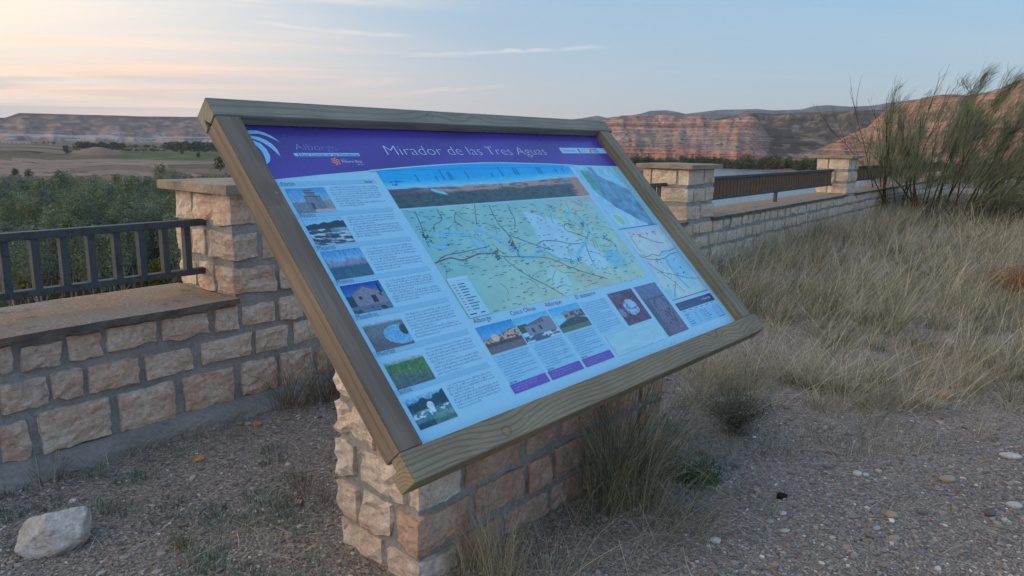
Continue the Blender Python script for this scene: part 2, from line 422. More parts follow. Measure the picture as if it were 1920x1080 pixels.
    ridge(footD + gd * 170 * sstep(footD, footD + 60, r), headD + gd * 60, topD, lambda t: 0.95 * steps(t, 8, 0.5) ** 1.1 + 0.05 * sstep(0.8, 1, t), cD, (px > 1380) & (az < 1.6))
    # --- the bluff the terrace stands on
    drop = sstep(-0.9, -40 + 6 * (n1 - 0.5), v)
    zt = -0.35 * sstep(6, 40, r) * 0 - 0.30
    z = np.where(v > -60, zt * (1 - drop) + z * drop, z)
    bm_ = sstep(-75, -45, v)[..., None]
    bcol = c(120, 106, 90) * (1 - n1[..., None]) + c(82, 78, 56) * n1[..., None]
    col = col * (1 - bm_) + bcol * bm_
    return z, col, mask

def build_land():
    half = np.concatenate([np.linspace(-38, 40, 700)])
    azs = np.radians(np.concatenate([np.linspace(-180, -38.6, 60), half, np.linspace(40.8, 180, 60)]))
    rs = np.concatenate([[1.5], np.geomspace(3, 60, 34), np.geomspace(63, 380, 36), np.geomspace(384, 1000, 60), np.linspace(1004, 1560, 150), np.geomspace(1570, 3150, 44), np.geomspace(3180, 4500, 70), np.geomspace(4600, 6300, 10), np.geomspace(6400, 8200, 30), [9500, 14000]])
    A, Rr = np.meshgrid(azs, rs)
    z, col, mask = land(A, Rr)
    nr, na = A.shape
    V = np.stack([Rr * np.sin(A), Rr * np.cos(A), z], -1).reshape(-1, 3)
    i = (np.arange(nr - 1)[:, None] * na + np.arange(na - 1)[None]).ravel()
    F = np.stack([i, i + na, i + na + 1, i + 1], 1)
    m, t, p = new_mat('land', 0.95, 0.1); q = NT(t)
    base = q.attr('Col'); msk = q.attr('Mask')
    pos = q.geo()
    fine = q.noise(pos, 0.02, 8, 0.7); fine2 = q.noise(pos, 0.16, 6, 0.7)
    strv = q.noise(q.geo((0.004, 0.004, 0.42)), 1.0, 5, 0.7)
    cc = q.mix(1.0, base, q.rng(fine, 0.25, 0.75, 0.70, 1.28), 'MULTIPLY')
    cc = q.mix(1.0, cc, q.rng(fine2, 0.25, 0.75, 0.78, 1.2), 'MULTIPLY')
    fine3 = q.noise(pos, 0.55, 5, 0.7)
    cc = q.mix(1.0, cc, q.mix(msk, (1, 1, 1), q.rng(fine3, 0.3, 0.7, 0.5, 1.5)), 'MULTIPLY')
    dots = q.rng(q.voro(q.geo((1, 1, 1.6)), 0.085), 0.36, 0.20)
    cc = q.mix(q.math('MULTIPLY', q.math('MULTIPLY', dots, msk), q.rng(fine, 0.40, 0.52, 0.0, 0.8)), cc, lin(74, 68, 54))
    st = q.mix(msk, (1, 1, 1), q.rng(strv, 0.34, 0.66, 0.52, 1.45))
    cc = q.mix(1.0, cc, st, 'MULTIPLY')
    q.l(cc, p.inputs['Base Color'])
    me = mesh_arr('land', V, F, [m], True, col.reshape(-1, 3))
    a = me.color_attributes.new('Mask', 'FLOAT_COLOR', 'POINT')
    mm = np.ones((len(V), 4), np.float32); mm[:, :3] = mask.reshape(-1, 1); a.data.foreach_set('color', mm.ravel())
    tag(obj('valley_terrain', me), kind='structure')

build_land()

# river: a closed sheet just above its bed
def build_river():
    azs = px_az(np.linspace(1150, 2150, 60)); rs = np.geomspace(360, 1120, 24)
    A, Rr = np.meshgrid(azs, rs); nr, na = A.shape
    V = np.stack([Rr * np.sin(A), Rr * np.cos(A), np.full(A.shape, WATER)], -1).reshape(-1, 3)
    i = (np.arange(nr - 1)[:, None] * na + np.arange(na - 1)[None]).ravel()
    m, t, p = new_mat('river_water', 0.22, 0.5); q = NT(t)
    p.inputs['Base Color'].default_value = (*lin(96, 112, 116), 1)
    q.l(q.bump(q.noise(q.geo((0.25, 0.25, 0.25)), 4.0, 3), 0.35, 0.5), p.inputs['Normal'])
    tag(obj('river', mesh_arr('river', V, np.stack([i, i + na, i + na + 1, i + 1], 1), [m])), kind='structure')
build_river()
def ground_z(az, r):
    z, _, _ = land(np.atleast_1d(np.asarray(az, float)), np.atleast_1d(np.asarray(r, float))); return z

# ================================================================ materials for the masonry
def stone_mat(name, ca, cb, cc_):
    m, t, p = new_mat(name, 0.9, 0.2); q = NT(t); co = q.coord('Object'); g = q.geo()
    r = q.rand()
    base = q.mix(q.rng(r, 0.0, 1.0), ca, cb)
    n1 = q.noise(g, 7.0, 5, 0.6); n2 = q.noise(g, 45.0, 5, 0.7); n3 = q.noise(q.geo((1, 1, 2.2)), 16.0, 6, 0.65, 0.6)
    c = q.mix(q.rng(n1, 0.38, 0.68), base, cc_)
    c = q.mix(1.0, c, q.rng(n2, 0.25, 0.75, 0.68, 1.26), 'MULTIPLY')
    stn = q.rng(q.noise(q.geo((1, 1, 0.6)), 2.6, 6, 0.68), 0.56, 0.72, 0.0, 0.5)
    c = q.mix(stn, c, lin(132, 120, 106))
    pit = q.rng(q.noise(q.geo((1, 1, 1.6)), 60.0, 3, 0.5, 1.0), 0.64, 0.72)
    c = q.mix(q.math('MULTIPLY', pit, 0.55), c, lin(92, 76, 62))
    crack = q.rng(n3, 0.485, 0.5, 0.0, 1.0); crack2 = q.rng(n3, 0.515, 0.5, 0.0, 1.0)
    cr = q.math('MULTIPLY', q.math('MULTIPLY', crack, crack2), q.rng(q.noise(g, 5.0, 2), 0.5, 0.6))
    c = q.mix(q.math('MULTIPLY', cr, 0.6), c, lin(96, 80, 66))
    q.l(c, p.inputs['Base Color'])
    wv = q.n('ShaderNodeVectorMath', operation='ADD'); q.l(q.geo((1, 1, 1.5)), wv.inputs[0])
    nv = q.n('ShaderNodeTexNoise'); q.l(g, nv.inputs['Vector']); nv.inputs['Scale'].default_value = 9.0; nv.inputs['Detail'].default_value = 4
    sc_ = q.n('ShaderNodeVectorMath', operation='SCALE'); q.l(nv.outputs['Color'], sc_.inputs[0]); sc_.inputs['Scale'].default_value = 0.10; q.l(sc_.outputs[0], wv.inputs[1])
    chip = q.voro(wv.outputs[0], 17.0)
    b0 = q.bump(chip, 0.40, 0.016); b1 = q.bump(n3, 0.6, 0.022, b0); b2 = q.bump(n2, 0.5, 0.006, b1); b3 = q.bump(pit, -0.5 if False else 0.3, -0.004, b2)
    q.l(b3, p.inputs['Normal'])
    return m
M_STONE = stone_mat('sandstone', lin(222, 197, 174), lin(214, 176, 152), lin(232, 213, 194))
M_STONE2 = stone_mat('pale_limestone', lin(222, 198, 172), lin(216, 186, 156), lin(232, 214, 192))
M_PEDRED = stone_mat('reddish_sandstone', lin(204, 166, 144), lin(196, 148, 126), lin(216, 186, 164))
M_PED = stone_mat('pedestal_stone', lin(226, 208, 190), lin(218, 182, 160), lin(234, 220, 204))
def rough_mat(name, ca, cb, scale=30.0, bump=0.4, dist=0.006, rough=0.92):
    m, t, p = new_mat(name, rough, 0.15); q = NT(t); g = q.geo()
    n1 = q.noise(g, scale * 0.2, 4); n2 = q.noise(g, scale * 2.2, 5, 0.7)
    c = q.mix(q.rng(n1, 0.35, 0.65), ca, cb)
    c = q.mix(1.0, c, q.rng(n2, 0.25, 0.75, 0.7, 1.25), 'MULTIPLY')
    q.l(c, p.inputs['Base Color']); q.l(q.bump(n2, bump, dist), p.inputs['Normal'])
    return m
M_MORTAR = rough_mat('mortar', lin(172, 168, 162), lin(150, 147, 143), 30, 0.6, 0.01)
M_FOOT = rough_mat('footing_concrete', lin(154, 146, 138), lin(134, 127, 120), 22)
def coping_mat():
    m, t, p = new_mat('coping_concrete', 0.93, 0.15); q = NT(t); g = q.geo()
    n1 = q.noise(g, 2.6, 5, 0.62); n2 = q.noise(g, 70, 4, 0.7); n3 = q.noise(g, 9.0, 4)
    c = q.mix(q.rng(n1, 0.40, 0.62), lin(156, 143, 126), lin(166, 136, 112))
    c = q.mix(q.rng(n3, 0.56, 0.7), c, lin(118, 112, 100))
    c = q.mix(1.0, c, q.rng(n2, 0.25, 0.75, 0.7, 1.25), 'MULTIPLY')
    c = q.mix(q.rng(q.voro(g, 38.0), 0.17, 0.10), c, lin(214, 206, 194))
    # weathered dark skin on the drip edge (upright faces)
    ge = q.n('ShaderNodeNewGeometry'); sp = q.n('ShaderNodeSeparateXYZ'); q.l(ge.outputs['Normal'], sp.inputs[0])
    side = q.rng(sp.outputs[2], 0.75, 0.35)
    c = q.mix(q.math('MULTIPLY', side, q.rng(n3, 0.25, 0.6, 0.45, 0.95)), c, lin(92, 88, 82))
    q.l(c, p.inputs['Base Color']); q.l(q.bump(n2, 0.5, 0.005), p.inputs['Normal'])
    return m
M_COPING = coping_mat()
M_CAP = rough_mat('cap_concrete', lin(170, 154, 132), lin(146, 134, 118), 26, 0.5)
def iron_mat(name, ca, cb):
    m, t, p = new_mat(name, 0.62, 0.35); q = NT(t); g = q.geo()
    n = q.noise(g, 18, 5, 0.65); c = q.mix(q.rng(n, 0.52, 0.66), ca, cb)
    c = q.mix(1.0, c, q.rng(q.noise(g, 90, 3), 0.2, 0.8, 0.8, 1.2), 'MULTIPLY')
    q.l(c, p.inputs['Base Color']); q.l(q.bump(q.noise(g, 120, 3), 0.12, 0.002), p.inputs['Normal']); return m
M_IRON = iron_mat('painted_iron', lin(80, 85, 88), lin(68, 65, 62))
M_IRON2 = iron_mat('weathered_brown_iron', lin(74, 68, 62), lin(62, 54, 48))
M_REDBROWN = iron_mat('red_brown_iron', lin(126, 46, 36), lin(100, 42, 34))  # redder brown for the first balusters of one railing

# ---- rough-dressed stone: a lumpy split block, x 0..w, y 0..d (y=0 is the dressed face), z 0..h
def stone_mesh(w_, d, h, seed, amp=0.010, faces_rough=True, res=0.026, mat=None):
    r = random.Random(seed)
    nx = max(3, min(11, int(w_ / res))); nz = max(3, min(7, int(h / res))); ny = max(2, min(7, int(d / res / 1.4)))
    off = Vector((r.uniform(-50, 50), r.uniform(-50, 50), r.uniform(-50, 50)))
    tx_, tz_ = r.uniform(-0.010, 0.010), r.uniform(-0.008, 0.008)
    verts = {}; V = []; F = []
    def vid(i, j, k_):
        key = (i, j, k_)
        if key in verts: return verts[key]
        x, y, z_ = i / nx * w_, j / ny * d, k_ / nz
        P = Vector((x, y, z_ * h))
        e = sum(1 for q_, n_ in ((i, nx), (j, ny), (k_, nz)) if q_ in (0, n_))
        c = Vector((w_ / 2, d / 2, h / 2))
        # worn arrises
        if e >= 2:
            pull = 0.0022 + 0.007 * abs(mnoise.noise(P * 22 + off))
            dirv = Vector(((1 if i == 0 else -1 if i == nx else 0), (1 if j == 0 else -1 if j == ny else 0), (1 if k_ == 0 else -1 if k_ == nz else 0)))
            P = P + dirv * pull
        # uneven outline and split face
        o1 = (mnoise.noise(P * 8 + off) + 0.7 * mnoise.noise(P * 30 + off)) * amp; o2 = (mnoise.noise(P * 8 + off + Vector((9, 9, 9))) + 0.7 * mnoise.noise(P * 30 + off + Vector((5, 1, 9)))) * amp
        fr = mnoise.fractal(P * 26 + off, 0.8, 2.2, 4) * amp * 0.75
        cell = mnoise.cell(Vector((P.x * 16, P.y * 16, P.z * 22)) + off + mnoise.noise_vector(P * 11 + off) * 0.7); fr += (cell - 0.5) * amp * 0.9
        rid = abs(mnoise.noise(Vector((P.x * 9, P.y * 9, P.z * 20)) + off)) * amp * 0.8
        tl = (tx_ * (x / w_ - 0.5) + tz_ * (z_ * 1.0 - 0.5)) if j == 0 else (tx_ * (y / d - 0.5) - tz_ * (z_ - 0.5)) if i == 0 else 0.0
        n_ = Vector(((-1 if i == 0 else 1 if i == nx else 0), (-1 if j == 0 else 1 if j == ny else 0), (-1 if k_ == 0 else 1 if k_ == nz else 0)))
        if n_.length > 0: n_.normalize()
        P = P + n_ * (0.8 * fr + rid + amp * 0.30 + tl) + Vector((o1 if i in (0, nx) else 0, 0, o2 if k_ in (0, nz) else 0))
        verts[key] = len(V); V.append(P); return verts[key]
    for i in range(nx):
        for k_ in range(nz):
            for j, fl in ((0, False), (ny, True)):
                q_ = [vid(i, j, k_), vid(i + 1, j, k_), vid(i + 1, j, k_ + 1), vid(i, j, k_ + 1)]
                F.append(q_[::-1] if fl else q_)
    for j in range(ny):
        for k_ in range(nz):
            for i, fl in ((0, True), (nx, False)):
                q_ = [vid(i, j, k_), vid(i, j + 1, k_), vid(i, j + 1, k_ + 1), vid(i, j, k_ + 1)]
                F.append(q_[::-1] if fl else q_)
    for i in range(nx):
        for j in range(ny):
            for k_, fl in ((0, True), (nz, False)):
                q_ = [vid(i, j, k_), vid(i + 1, j, k_), vid(i + 1, j + 1, k_), vid(i, j + 1, k_)]
                F.append(q_[::-1] if fl else q_)
    me = mesh_arr('stone', np.array(V), np.array(F), [mat or M_STONE])
    return me

def slab_mesh(a, b, seed, res=0.12, amp=0.003, mat=None):
    """cast slab with slightly uneven edges"""
    (x0, y0, z0), (x1, y1, z1) = a, b
    nx = max(2, int((x1 - x0) / res)); ny = max(2, int((y1 - y0) / res))
    off = Vector((seed * 3.1, seed * 1.7, 0)); V = []; F = []
    top = {}; bot = {}
    for i in range(nx + 1):
        for j in range(ny + 1):
            x = x0 + (x1 - x0) * i / nx; y = y0 + (y1 - y0) * j / ny
            ex = amp * 2.2 * mnoise.fractal(Vector((x, y, 0)) * 9 + off, 1, 2, 3)
            dx = ex if i in (0, nx) else 0; dy = ex if j in (0, ny) else 0
            edge = 0.003 if (i in (0, nx) or j in (0, ny)) else 0
            zt = z1 - edge + amp * 0.8 * mnoise.noise(Vector((x, y, 5)) * 5 + off)
            top[(i, j)] = len(V); V.append((x + dx, y + dy, zt))
    for i in range(nx + 1):
        for j in range(ny + 1):
            if i in (0, nx) or j in (0, ny):
                x = x0 + (x1 - x0) * i / nx; y = y0 + (y1 - y0) * j / ny
                e2 = amp * 2.2 * mnoise.fractal(Vector((x, y, 3)) * 9 + off, 1, 2, 3)
                bot[(i, j)] = len(V); V.append((x + (e2 if i in (0, nx) else 0), y + (e2 if j in (0, ny) else 0), z0))
    for i in range(nx):
        for j in range(ny):
            F.append((top[(i, j)], top[(i + 1, j)], top[(i + 1, j + 1)], top[(i, j + 1)]))
    for i in range(nx):
        F.append((bot[(i, 0)], bot[(i + 1, 0)], top[(i + 1, 0)], top[(i, 0)])); F.append((bot[(i + 1, ny)], bot[(i, ny)], top[(i, ny)], top[(i + 1, ny)]))
    for j in range(ny):
        F.append((bot[(nx, j)], bot[(nx, j + 1)], top[(nx, j + 1)], top[(nx, j)])); F.append((bot[(0, j + 1)], bot[(0, j)], top[(0, j)], top[(0, j + 1)]))
    F.append((bot[(0, 0)], bot[(0, ny)], bot[(nx, ny)], bot[(nx, 0)]))
    return mesh_arr('slab', np.array(V), np.array(F), [mat])
def box_mesh(name, a, b, mat):
    m = MB(); m.box(a, b); return m.mesh(name, [mat])

# ================================================================ the parapet along the edge of the terrace
wall = empty('parapet_wall', wl(0, 0)); wall.matrix_world = WALL_M
tag(wall, 'low sandstone parapet wall with grey coping running back along the terrace edge', 'wall')
P1, P2, P3, P4 = (0.575, 1.315), (6.12, 6.86), (12.93, 13.66), (25.6, 26.4)
obj('mortar_core', box_mesh('mortar_core', (-4.5, 0.013, -0.4), (26.4, 0.57, 0.583), M_MORTAR), wall)
# concrete footing that slopes out to the gravel
def footing():
    us = np.arange(-4.5, 26.5, 0.12); V = []; F = []
    prof = [(0.02, 0.062), (-0.025, 0.050), (-0.08, 0.018), (-0.12, -0.02), (-0.16, -0.10)]
    for u in us:
        for j, (y, z_) in enumerate(prof):
            nn = mnoise.fractal(Vector((u * 3, y * 9, 0)), 1, 2, 4)
            V.append((u, y + 0.012 * nn * (j > 0), z_ + 0.012 * nn + 0.01 * mnoise.noise(Vector((u * 1.1, 0, 3)))))
    k_ = len(prof)
    for i in range(len(us) - 1):
        for j in range(k_ - 1): F.append((i * k_ + j, i * k_ + j + 1, (i + 1) * k_ + j + 1, (i + 1) * k_ + j))
    return mesh_arr('footing', np.array(V), np.array(F), [M_FOOT], True)
obj('footing', footing(), wall)
ROWS = [(0.448, 0.565), (0.280, 0.408), (0.055, 0.238)]
NEAR = [   # joints measured along the parapet, first bay: (left, right) of each stone
    [(-0.78, -0.56), (-0.52, -0.467), (-0.436, -0.28), (-0.25, -0.103), (-0.081, 0.152), (0.178, 0.426), (0.455, 0.587), (0.614, 0.812), (0.848, 0.998), (1.03, 1.27)],
    [(-0.80, -0.56), (-0.528, -0.345), (-0.332, -0.197), (-0.177, 0.05), (0.084, 0.33), (0.371, 0.665), (0.69, 0.903), (0.94, 1.13), (1.16, 1.32)],
    [(-0.86, -0.60), (-0.55, -0.438), (-0.392, -0.095), (-0.057, 0.212), (0.262, 0.542), (0.59, 0.81), (0.845, 1.06), (1.09, 1.30)]]
far_lib = {}
for ri, (z0, z1) in enumerate(ROWS):
    rr_ = random.Random(100 + ri)
    spans = []
    u = NEAR[ri][0][0]
    while u > -4.4:                                       # the stretch left of the frame
        wd = rr_.uniform(0.18, 0.34); spans.append((u - 0.03 - wd, u - 0.03)); u -= wd + 0.03
    spans += NEAR[ri]
    u = NEAR[ri][-1][1] + 0.03
    while u < 26.2:
        wd = rr_.choice((0.15, 0.19, 0.24, 0.30, 0.36)); spans.append((u, u + wd)); u += wd + 0.032
    for k_, (a, b) in enumerate(spans):
        dz0, dz1 = rr_.uniform(-0.008, 0.008), rr_.uniform(-0.010, 0.006)
        if a > 5.2:                                       # farther stones share a few meshes
            key = (ri, round(b - a, 2), rr_.randrange(4))
            if key not in far_lib:
                far_lib[key] = stone_mesh(b - a, 0.13, z1 - z0 + dz1 - dz0, hash(key) & 0xFFFF, 0.007, res=0.05, mat=M_STONE2)
            me = far_lib[key]
        else:
            me = stone_mesh(b - a, 0.13, z1 - z0 + dz1 - dz0, 1000 * ri + k_, 0.0065, mat=M_STONE)
        obj('stone', me, wall, (a, -0.004 + rr_.uniform(-0.006, 0.006), z0 + dz0))
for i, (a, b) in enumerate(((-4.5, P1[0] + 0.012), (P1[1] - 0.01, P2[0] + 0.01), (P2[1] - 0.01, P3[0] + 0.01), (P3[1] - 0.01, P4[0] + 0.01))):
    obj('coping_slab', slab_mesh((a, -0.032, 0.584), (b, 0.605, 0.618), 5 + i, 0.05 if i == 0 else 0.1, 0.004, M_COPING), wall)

# ---- pillars
def pillar(u0, u1, zc, label, left, front, mat, first, seed, base=0.60):
    root = empty('stone_pillar', wl(u0, 0)); root.matrix_world = WALL_M @ Matrix.Translation((u0, 0, 0))
    tag(root, label, 'pillar', 'stone pillars of the parapet')
    W_, D_ = u1 - u0, 0.56; rr_ = random.Random(seed)
    obj('mortar_core', box_mesh('mortar_core', (0.012, 0.012, base - 0.02), (W_ - 0.012, D_ - 0.012, zc), M_MORTAR), root)
    n = 3; hh = (zc - base) / n
    zs = [(base + 0.030, base + hh - 0.018), (base + hh + 0.022, base + 2 * hh - 0.022), (base + 2 * hh + 0.024, zc - 0.008)]
    for k_ in range(n):
        z0, z1 = zs[k_]
        L, Fr = left[k_], front[k_]
        def put(x0, x1, y0, y1):
            j0, j1 = rr_.uniform(-0.006, 0.004), rr_.uniform(-0.006, 0.006)
            obj('stone', stone_mesh(x1 - x0, y1 - y0, z1 - z0 + j1 - j0, rr_.randrange(10 ** 6), 0.009, res=0.03 if first else 0.05, mat=mat), root, (x0, y0, z0 + j0))
        cd, cw = L[0], Fr[0]                              # corner stone: depth along the left side, width along the front
        put(-0.004, cw, -0.006, cd)
        y = cd + 0.022
        for q_ in L[1:]:
            e = min(y + q_, D_ + 0.004)
            if e - y > 0.04: put(rr_.uniform(-0.006, 0.004), 0.13, y, e)
            y = e + 0.022
        x = cw + 0.024
        for q_ in Fr[1:]:
            e = min(x + q_, W_ + 0.003)
            if e - x > 0.04: put(x, e, rr_.uniform(-0.006, 0.003), 0.13)
            x = e + 0.022
        y = 0.155                                         # right-hand and rear faces
        while y < D_ - 0.05:
            e = min(y + rr_.uniform(0.14, 0.26), D_); put(W_ - 0.13, W_ + rr_.uniform(-0.004, 0.005), y, e); y = e + 0.022
        x = 0.155
        while x < W_ - 0.19:
            e = min(x + rr_.uniform(0.16, 0.3), W_ - 0.155); put(x, e, D_ - 0.13, D_ + 0.004); x = e + 0.022
    obj('cap', slab_mesh((-0.055, -0.065, zc), (W_ + 0.055, D_ + 0.07, zc + 0.05), seed, 0.06, 0.004, M_CAP), root)
    return root
pillar(*P1, 1.16, 'nearest stone pillar with flat concrete cap, beside the left edge of the information board',
       [[0.165, 0.165, 0.16], [0.245, 0.145, 0.13], [0.145, 0.195, 0.17]],
       [[0.26, 0.20, 0.22], [0.16, 0.27, 0.26], [0.145, 0.30, 0.24]], M_STONE, True, 31)
pillar(*P2, 1.19, 'middle stone pillar with flat cap, just right of the information board',
       [[0.22, 0.32], [0.34, 0.20], [0.12, 0.30, 0.10]],
       [[0.36, 0.36], [0.16, 0.30, 0.24], [0.42, 0.28]], M_STONE2, False, 32)
pillar(*P3, 1.265, 'farthest stone pillar with flat cap, left of the big broom bush',
       [[0.33, 0.20], [0.20, 0.10, 0.2], [0.34, 0.2]],
       [[0.20, 0.30, 0.2], [0.26, 0.2, 0.2], [0.22, 0.3, 0.15]], M_STONE2, False, 33)
pillar(*P4, 1.25, 'distant stone pillar half hidden behind the big broom bush',
       [[0.33, 0.20], [0.20, 0.10, 0.2], [0.34, 0.2]],
       [[0.20, 0.30, 0.2], [0.26, 0.2, 0.2], [0.22, 0.3, 0.15]], M_STONE2, False, 34)

# ---- railings
def railing(u0, u1, zt, label, rusty=0, foot=None, step=0.121, first=None, mat=None):
    mat = mat or M_IRON
    root = empty('iron_railing', wl(u0, -0.28)); root.matrix_world = WALL_M @ Matrix.Translation((u0, 0.28, zt - 1.012))
    tag(root, label, 'railing', 'iron railings between the pillars')
    L = u1 - u0
    for nm, z0, z1 in (('top_rail', 0.976, 1.012), ('bottom_rail', 0.714, 0.746)):
        me = box_mesh(nm, (-0.02, -0.024, z0), (L + 0.02, 0.024, z1), M_IRON); obj(nm, bevelled(me, 0.002), root)
    b0 = box_mesh('baluster', (-0.016, -0.019, 0.744), (0.016, 0.019, 0.978), mat)
    b1 = box_mesh('baluster', (-0.016, -0.019, 0.744), (0.016, 0.019, 0.978), M_REDBROWN)
    x = (step * 0.6) if first is None else first; k_ = 0
    while x < L - 0.03:
        o = obj('baluster', b1 if k_ < rusty else b0, root, (x, 0, 0))
        if k_ < rusty: o['label'] = 'red-brown baluster'
        x += step; k_ += 1
    for fx in (foot or []):
        obj('foot', box_mesh('foot', (fx - 0.03, -0.02, 0.62 - zt + 1.012 - 0.01), (fx + 0.03, 0.02, 0.716), M_IRON), root)
u_first = -4.4
railing(u_first, P1[0], 1.012, 'dark iron railing at the far left, above the nearest stretch of coping', 0, [1.2, 3.4], first=(0.480 - u_first) % 0.121)
railing(P1[1], P2[0], 1.03, 'iron railing mostly hidden behind the information board', 0, [1.6, 3.2])
railing(P2[1], P3[0], 1.065, 'dark iron railing with red-brown end bars, right of the middle pillar', 5, [3.05], mat=M_IRON2)
railing(P3[1], P4[0], 1.09, 'dark iron railing behind the stems of the broom bush', 0, [4.0, 8.0], mat=M_IRON2)

# ---- the parapet turns and closes the far side of the terrace
W2 = (Vector(wl(26.4, 0.0)), math.radians(7.0))
wall2 = empty('parapet_wall', W2[0], W2[1])
tag(wall2, 'distant pale stone parapet closing the terrace behind the broom bush', 'wall')
obj('mortar_core', box_mesh('mortar_core', (0, 0.014, -0.4), (22, 0.57, 0.583), M_MORTAR), wall2)
for ri, (z0, z1) in enumerate(ROWS):
    rr_ = random.Random(300 + ri); x = 0.0; lib = list(far_lib.items())
    while x < 21.6:
        key, me = rr_.choice([kv for kv in lib if kv[0][0] == ri]); wd = key[1]
        obj('stone', me, wall2, (x, -0.004, z0)); x += wd + 0.032
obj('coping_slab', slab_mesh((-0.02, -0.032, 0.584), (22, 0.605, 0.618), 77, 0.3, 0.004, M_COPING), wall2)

# ================================================================ pedestal under the board
PED_O = Vector((-0.294, 2.215, 0.0)); PED_ROT = math.atan2(BD1[1], BD1[0])
ped = empty('stone_pedestal', PED_O, PED_ROT)
tag(ped, 'squat rubble stone pedestal carrying the tilted information board', 'pedestal')
PL, PD = 1.60, 0.44
def board_under(x, y):          # underside of the board above a pedestal point (local x along, y back)
    wpt = np.array(PED_O) + BD1 * x - _nh * y
    # plane n.(p - BO) = -0.10
    return (-0.10 - (BN[0] * (wpt[0] - BO[0]) + BN[1] * (wpt[1] - BO[1]))) / BN[2] + BO[2]
def ped_core():
    e = 0.014; c = [(e, e), (PL - e, e), (PL - e, PD - e), (e, PD - e)]
    V = [(x, y, -0.15) for x, y in c] + [(x, y, board_under(x, y)) for x, y in c]
    return mesh_arr('mortar_core', np.array(V), [np.array([(0, 1, 5, 4), (1, 2, 6, 5), (2, 3, 7, 6), (3, 0, 4, 7), (4, 5, 6, 7)])], [M_MORTAR])
obj('mortar_core', ped_core(), ped)
rr_ = random.Random(55)
crs = [(-0.07, 0.075), (0.105, 0.235), (0.262, 0.385), (0.412, 0.530), (0.558, 0.68), (0.70, 0.80), (0.82, 0.92), (0.94, 1.04)]
SIDE = [[0.17, 0.25], [0.12, 0.15, 0.11], [0.05, 0.23, 0.11], [0.20, 0.20], [0.13, 0.13, 0.12], [0.2, 0.2], [0.14, 0.12, 0.12], [0.2, 0.2]]
FRONT = [[0.19, 0.2, 0.26], [0.25, 0.27, 0.14], [0.20, 0.31, 0.2], [0.14, 0.26, 0.22], [0.24, 0.2, 0.2], [0.2, 0.3], [0.2, 0.2], [0.2, 0.2]]
for k_, (z0, z1) in enumerate(crs):
    def put(x0, x1, y0, y1, amp=0.014, mat=None):
        top = min(board_under(x0, y0), board_under(x1, y1), board_under(x0, y1)) - 0.005
        zz = min(z1 + rr_.uniform(-0.007, 0.007), top)
        if zz - z0 < 0.035: return
        obj('stone', stone_mesh(x1 - x0, y1 - y0, zz - z0, rr_.randrange(10 ** 6), amp * 0.72, res=0.024, mat=mat or M_PED), ped, (x0, y0, z0 + rr_.uniform(-0.006, 0.006)))
    S, Fq = SIDE[k_], list(FRONT[k_])
    put(-0.006, Fq[0], -0.006, S[0], 0.011, M_PEDRED if k_ in (1, 3) else M_PED)
    y = S[0] + 0.026
    for i, q_ in enumerate(S[1:]):
        e = PD if i == len(S) - 2 else min(PD, y + q_)
        if e - y > 0.03: put(rr_.uniform(-0.012, 0.004), 0.12, y, e, 0.017)
        y = e + 0.026
    x = Fq[0] + 0.026; i = 1
    while x < PL - 0.05:
        wd = Fq[i] if i < len(Fq) else rr_.uniform(0.15, 0.3); i += 1
        e = PL + 0.006 if x + wd > PL - 0.1 else x + wd
        put(x, e, rr_.uniform(-0.008, 0.004), 0.13, 0.010, M_PEDRED); x = e + 0.026
    y = 0.156
    while y < PD - 0.05:
        e = min(y + rr_.uniform(0.14, 0.24), PD); put(PL - 0.12, PL + 0.006, y, e); y = e + 0.026
    x = 0.15
    while x < PL - 0.2:
        e = min(x + rr_.uniform(0.18, 0.3), PL - 0.15); put(x, e, PD - 0.12, PD + 0.004); x = e + 0.026

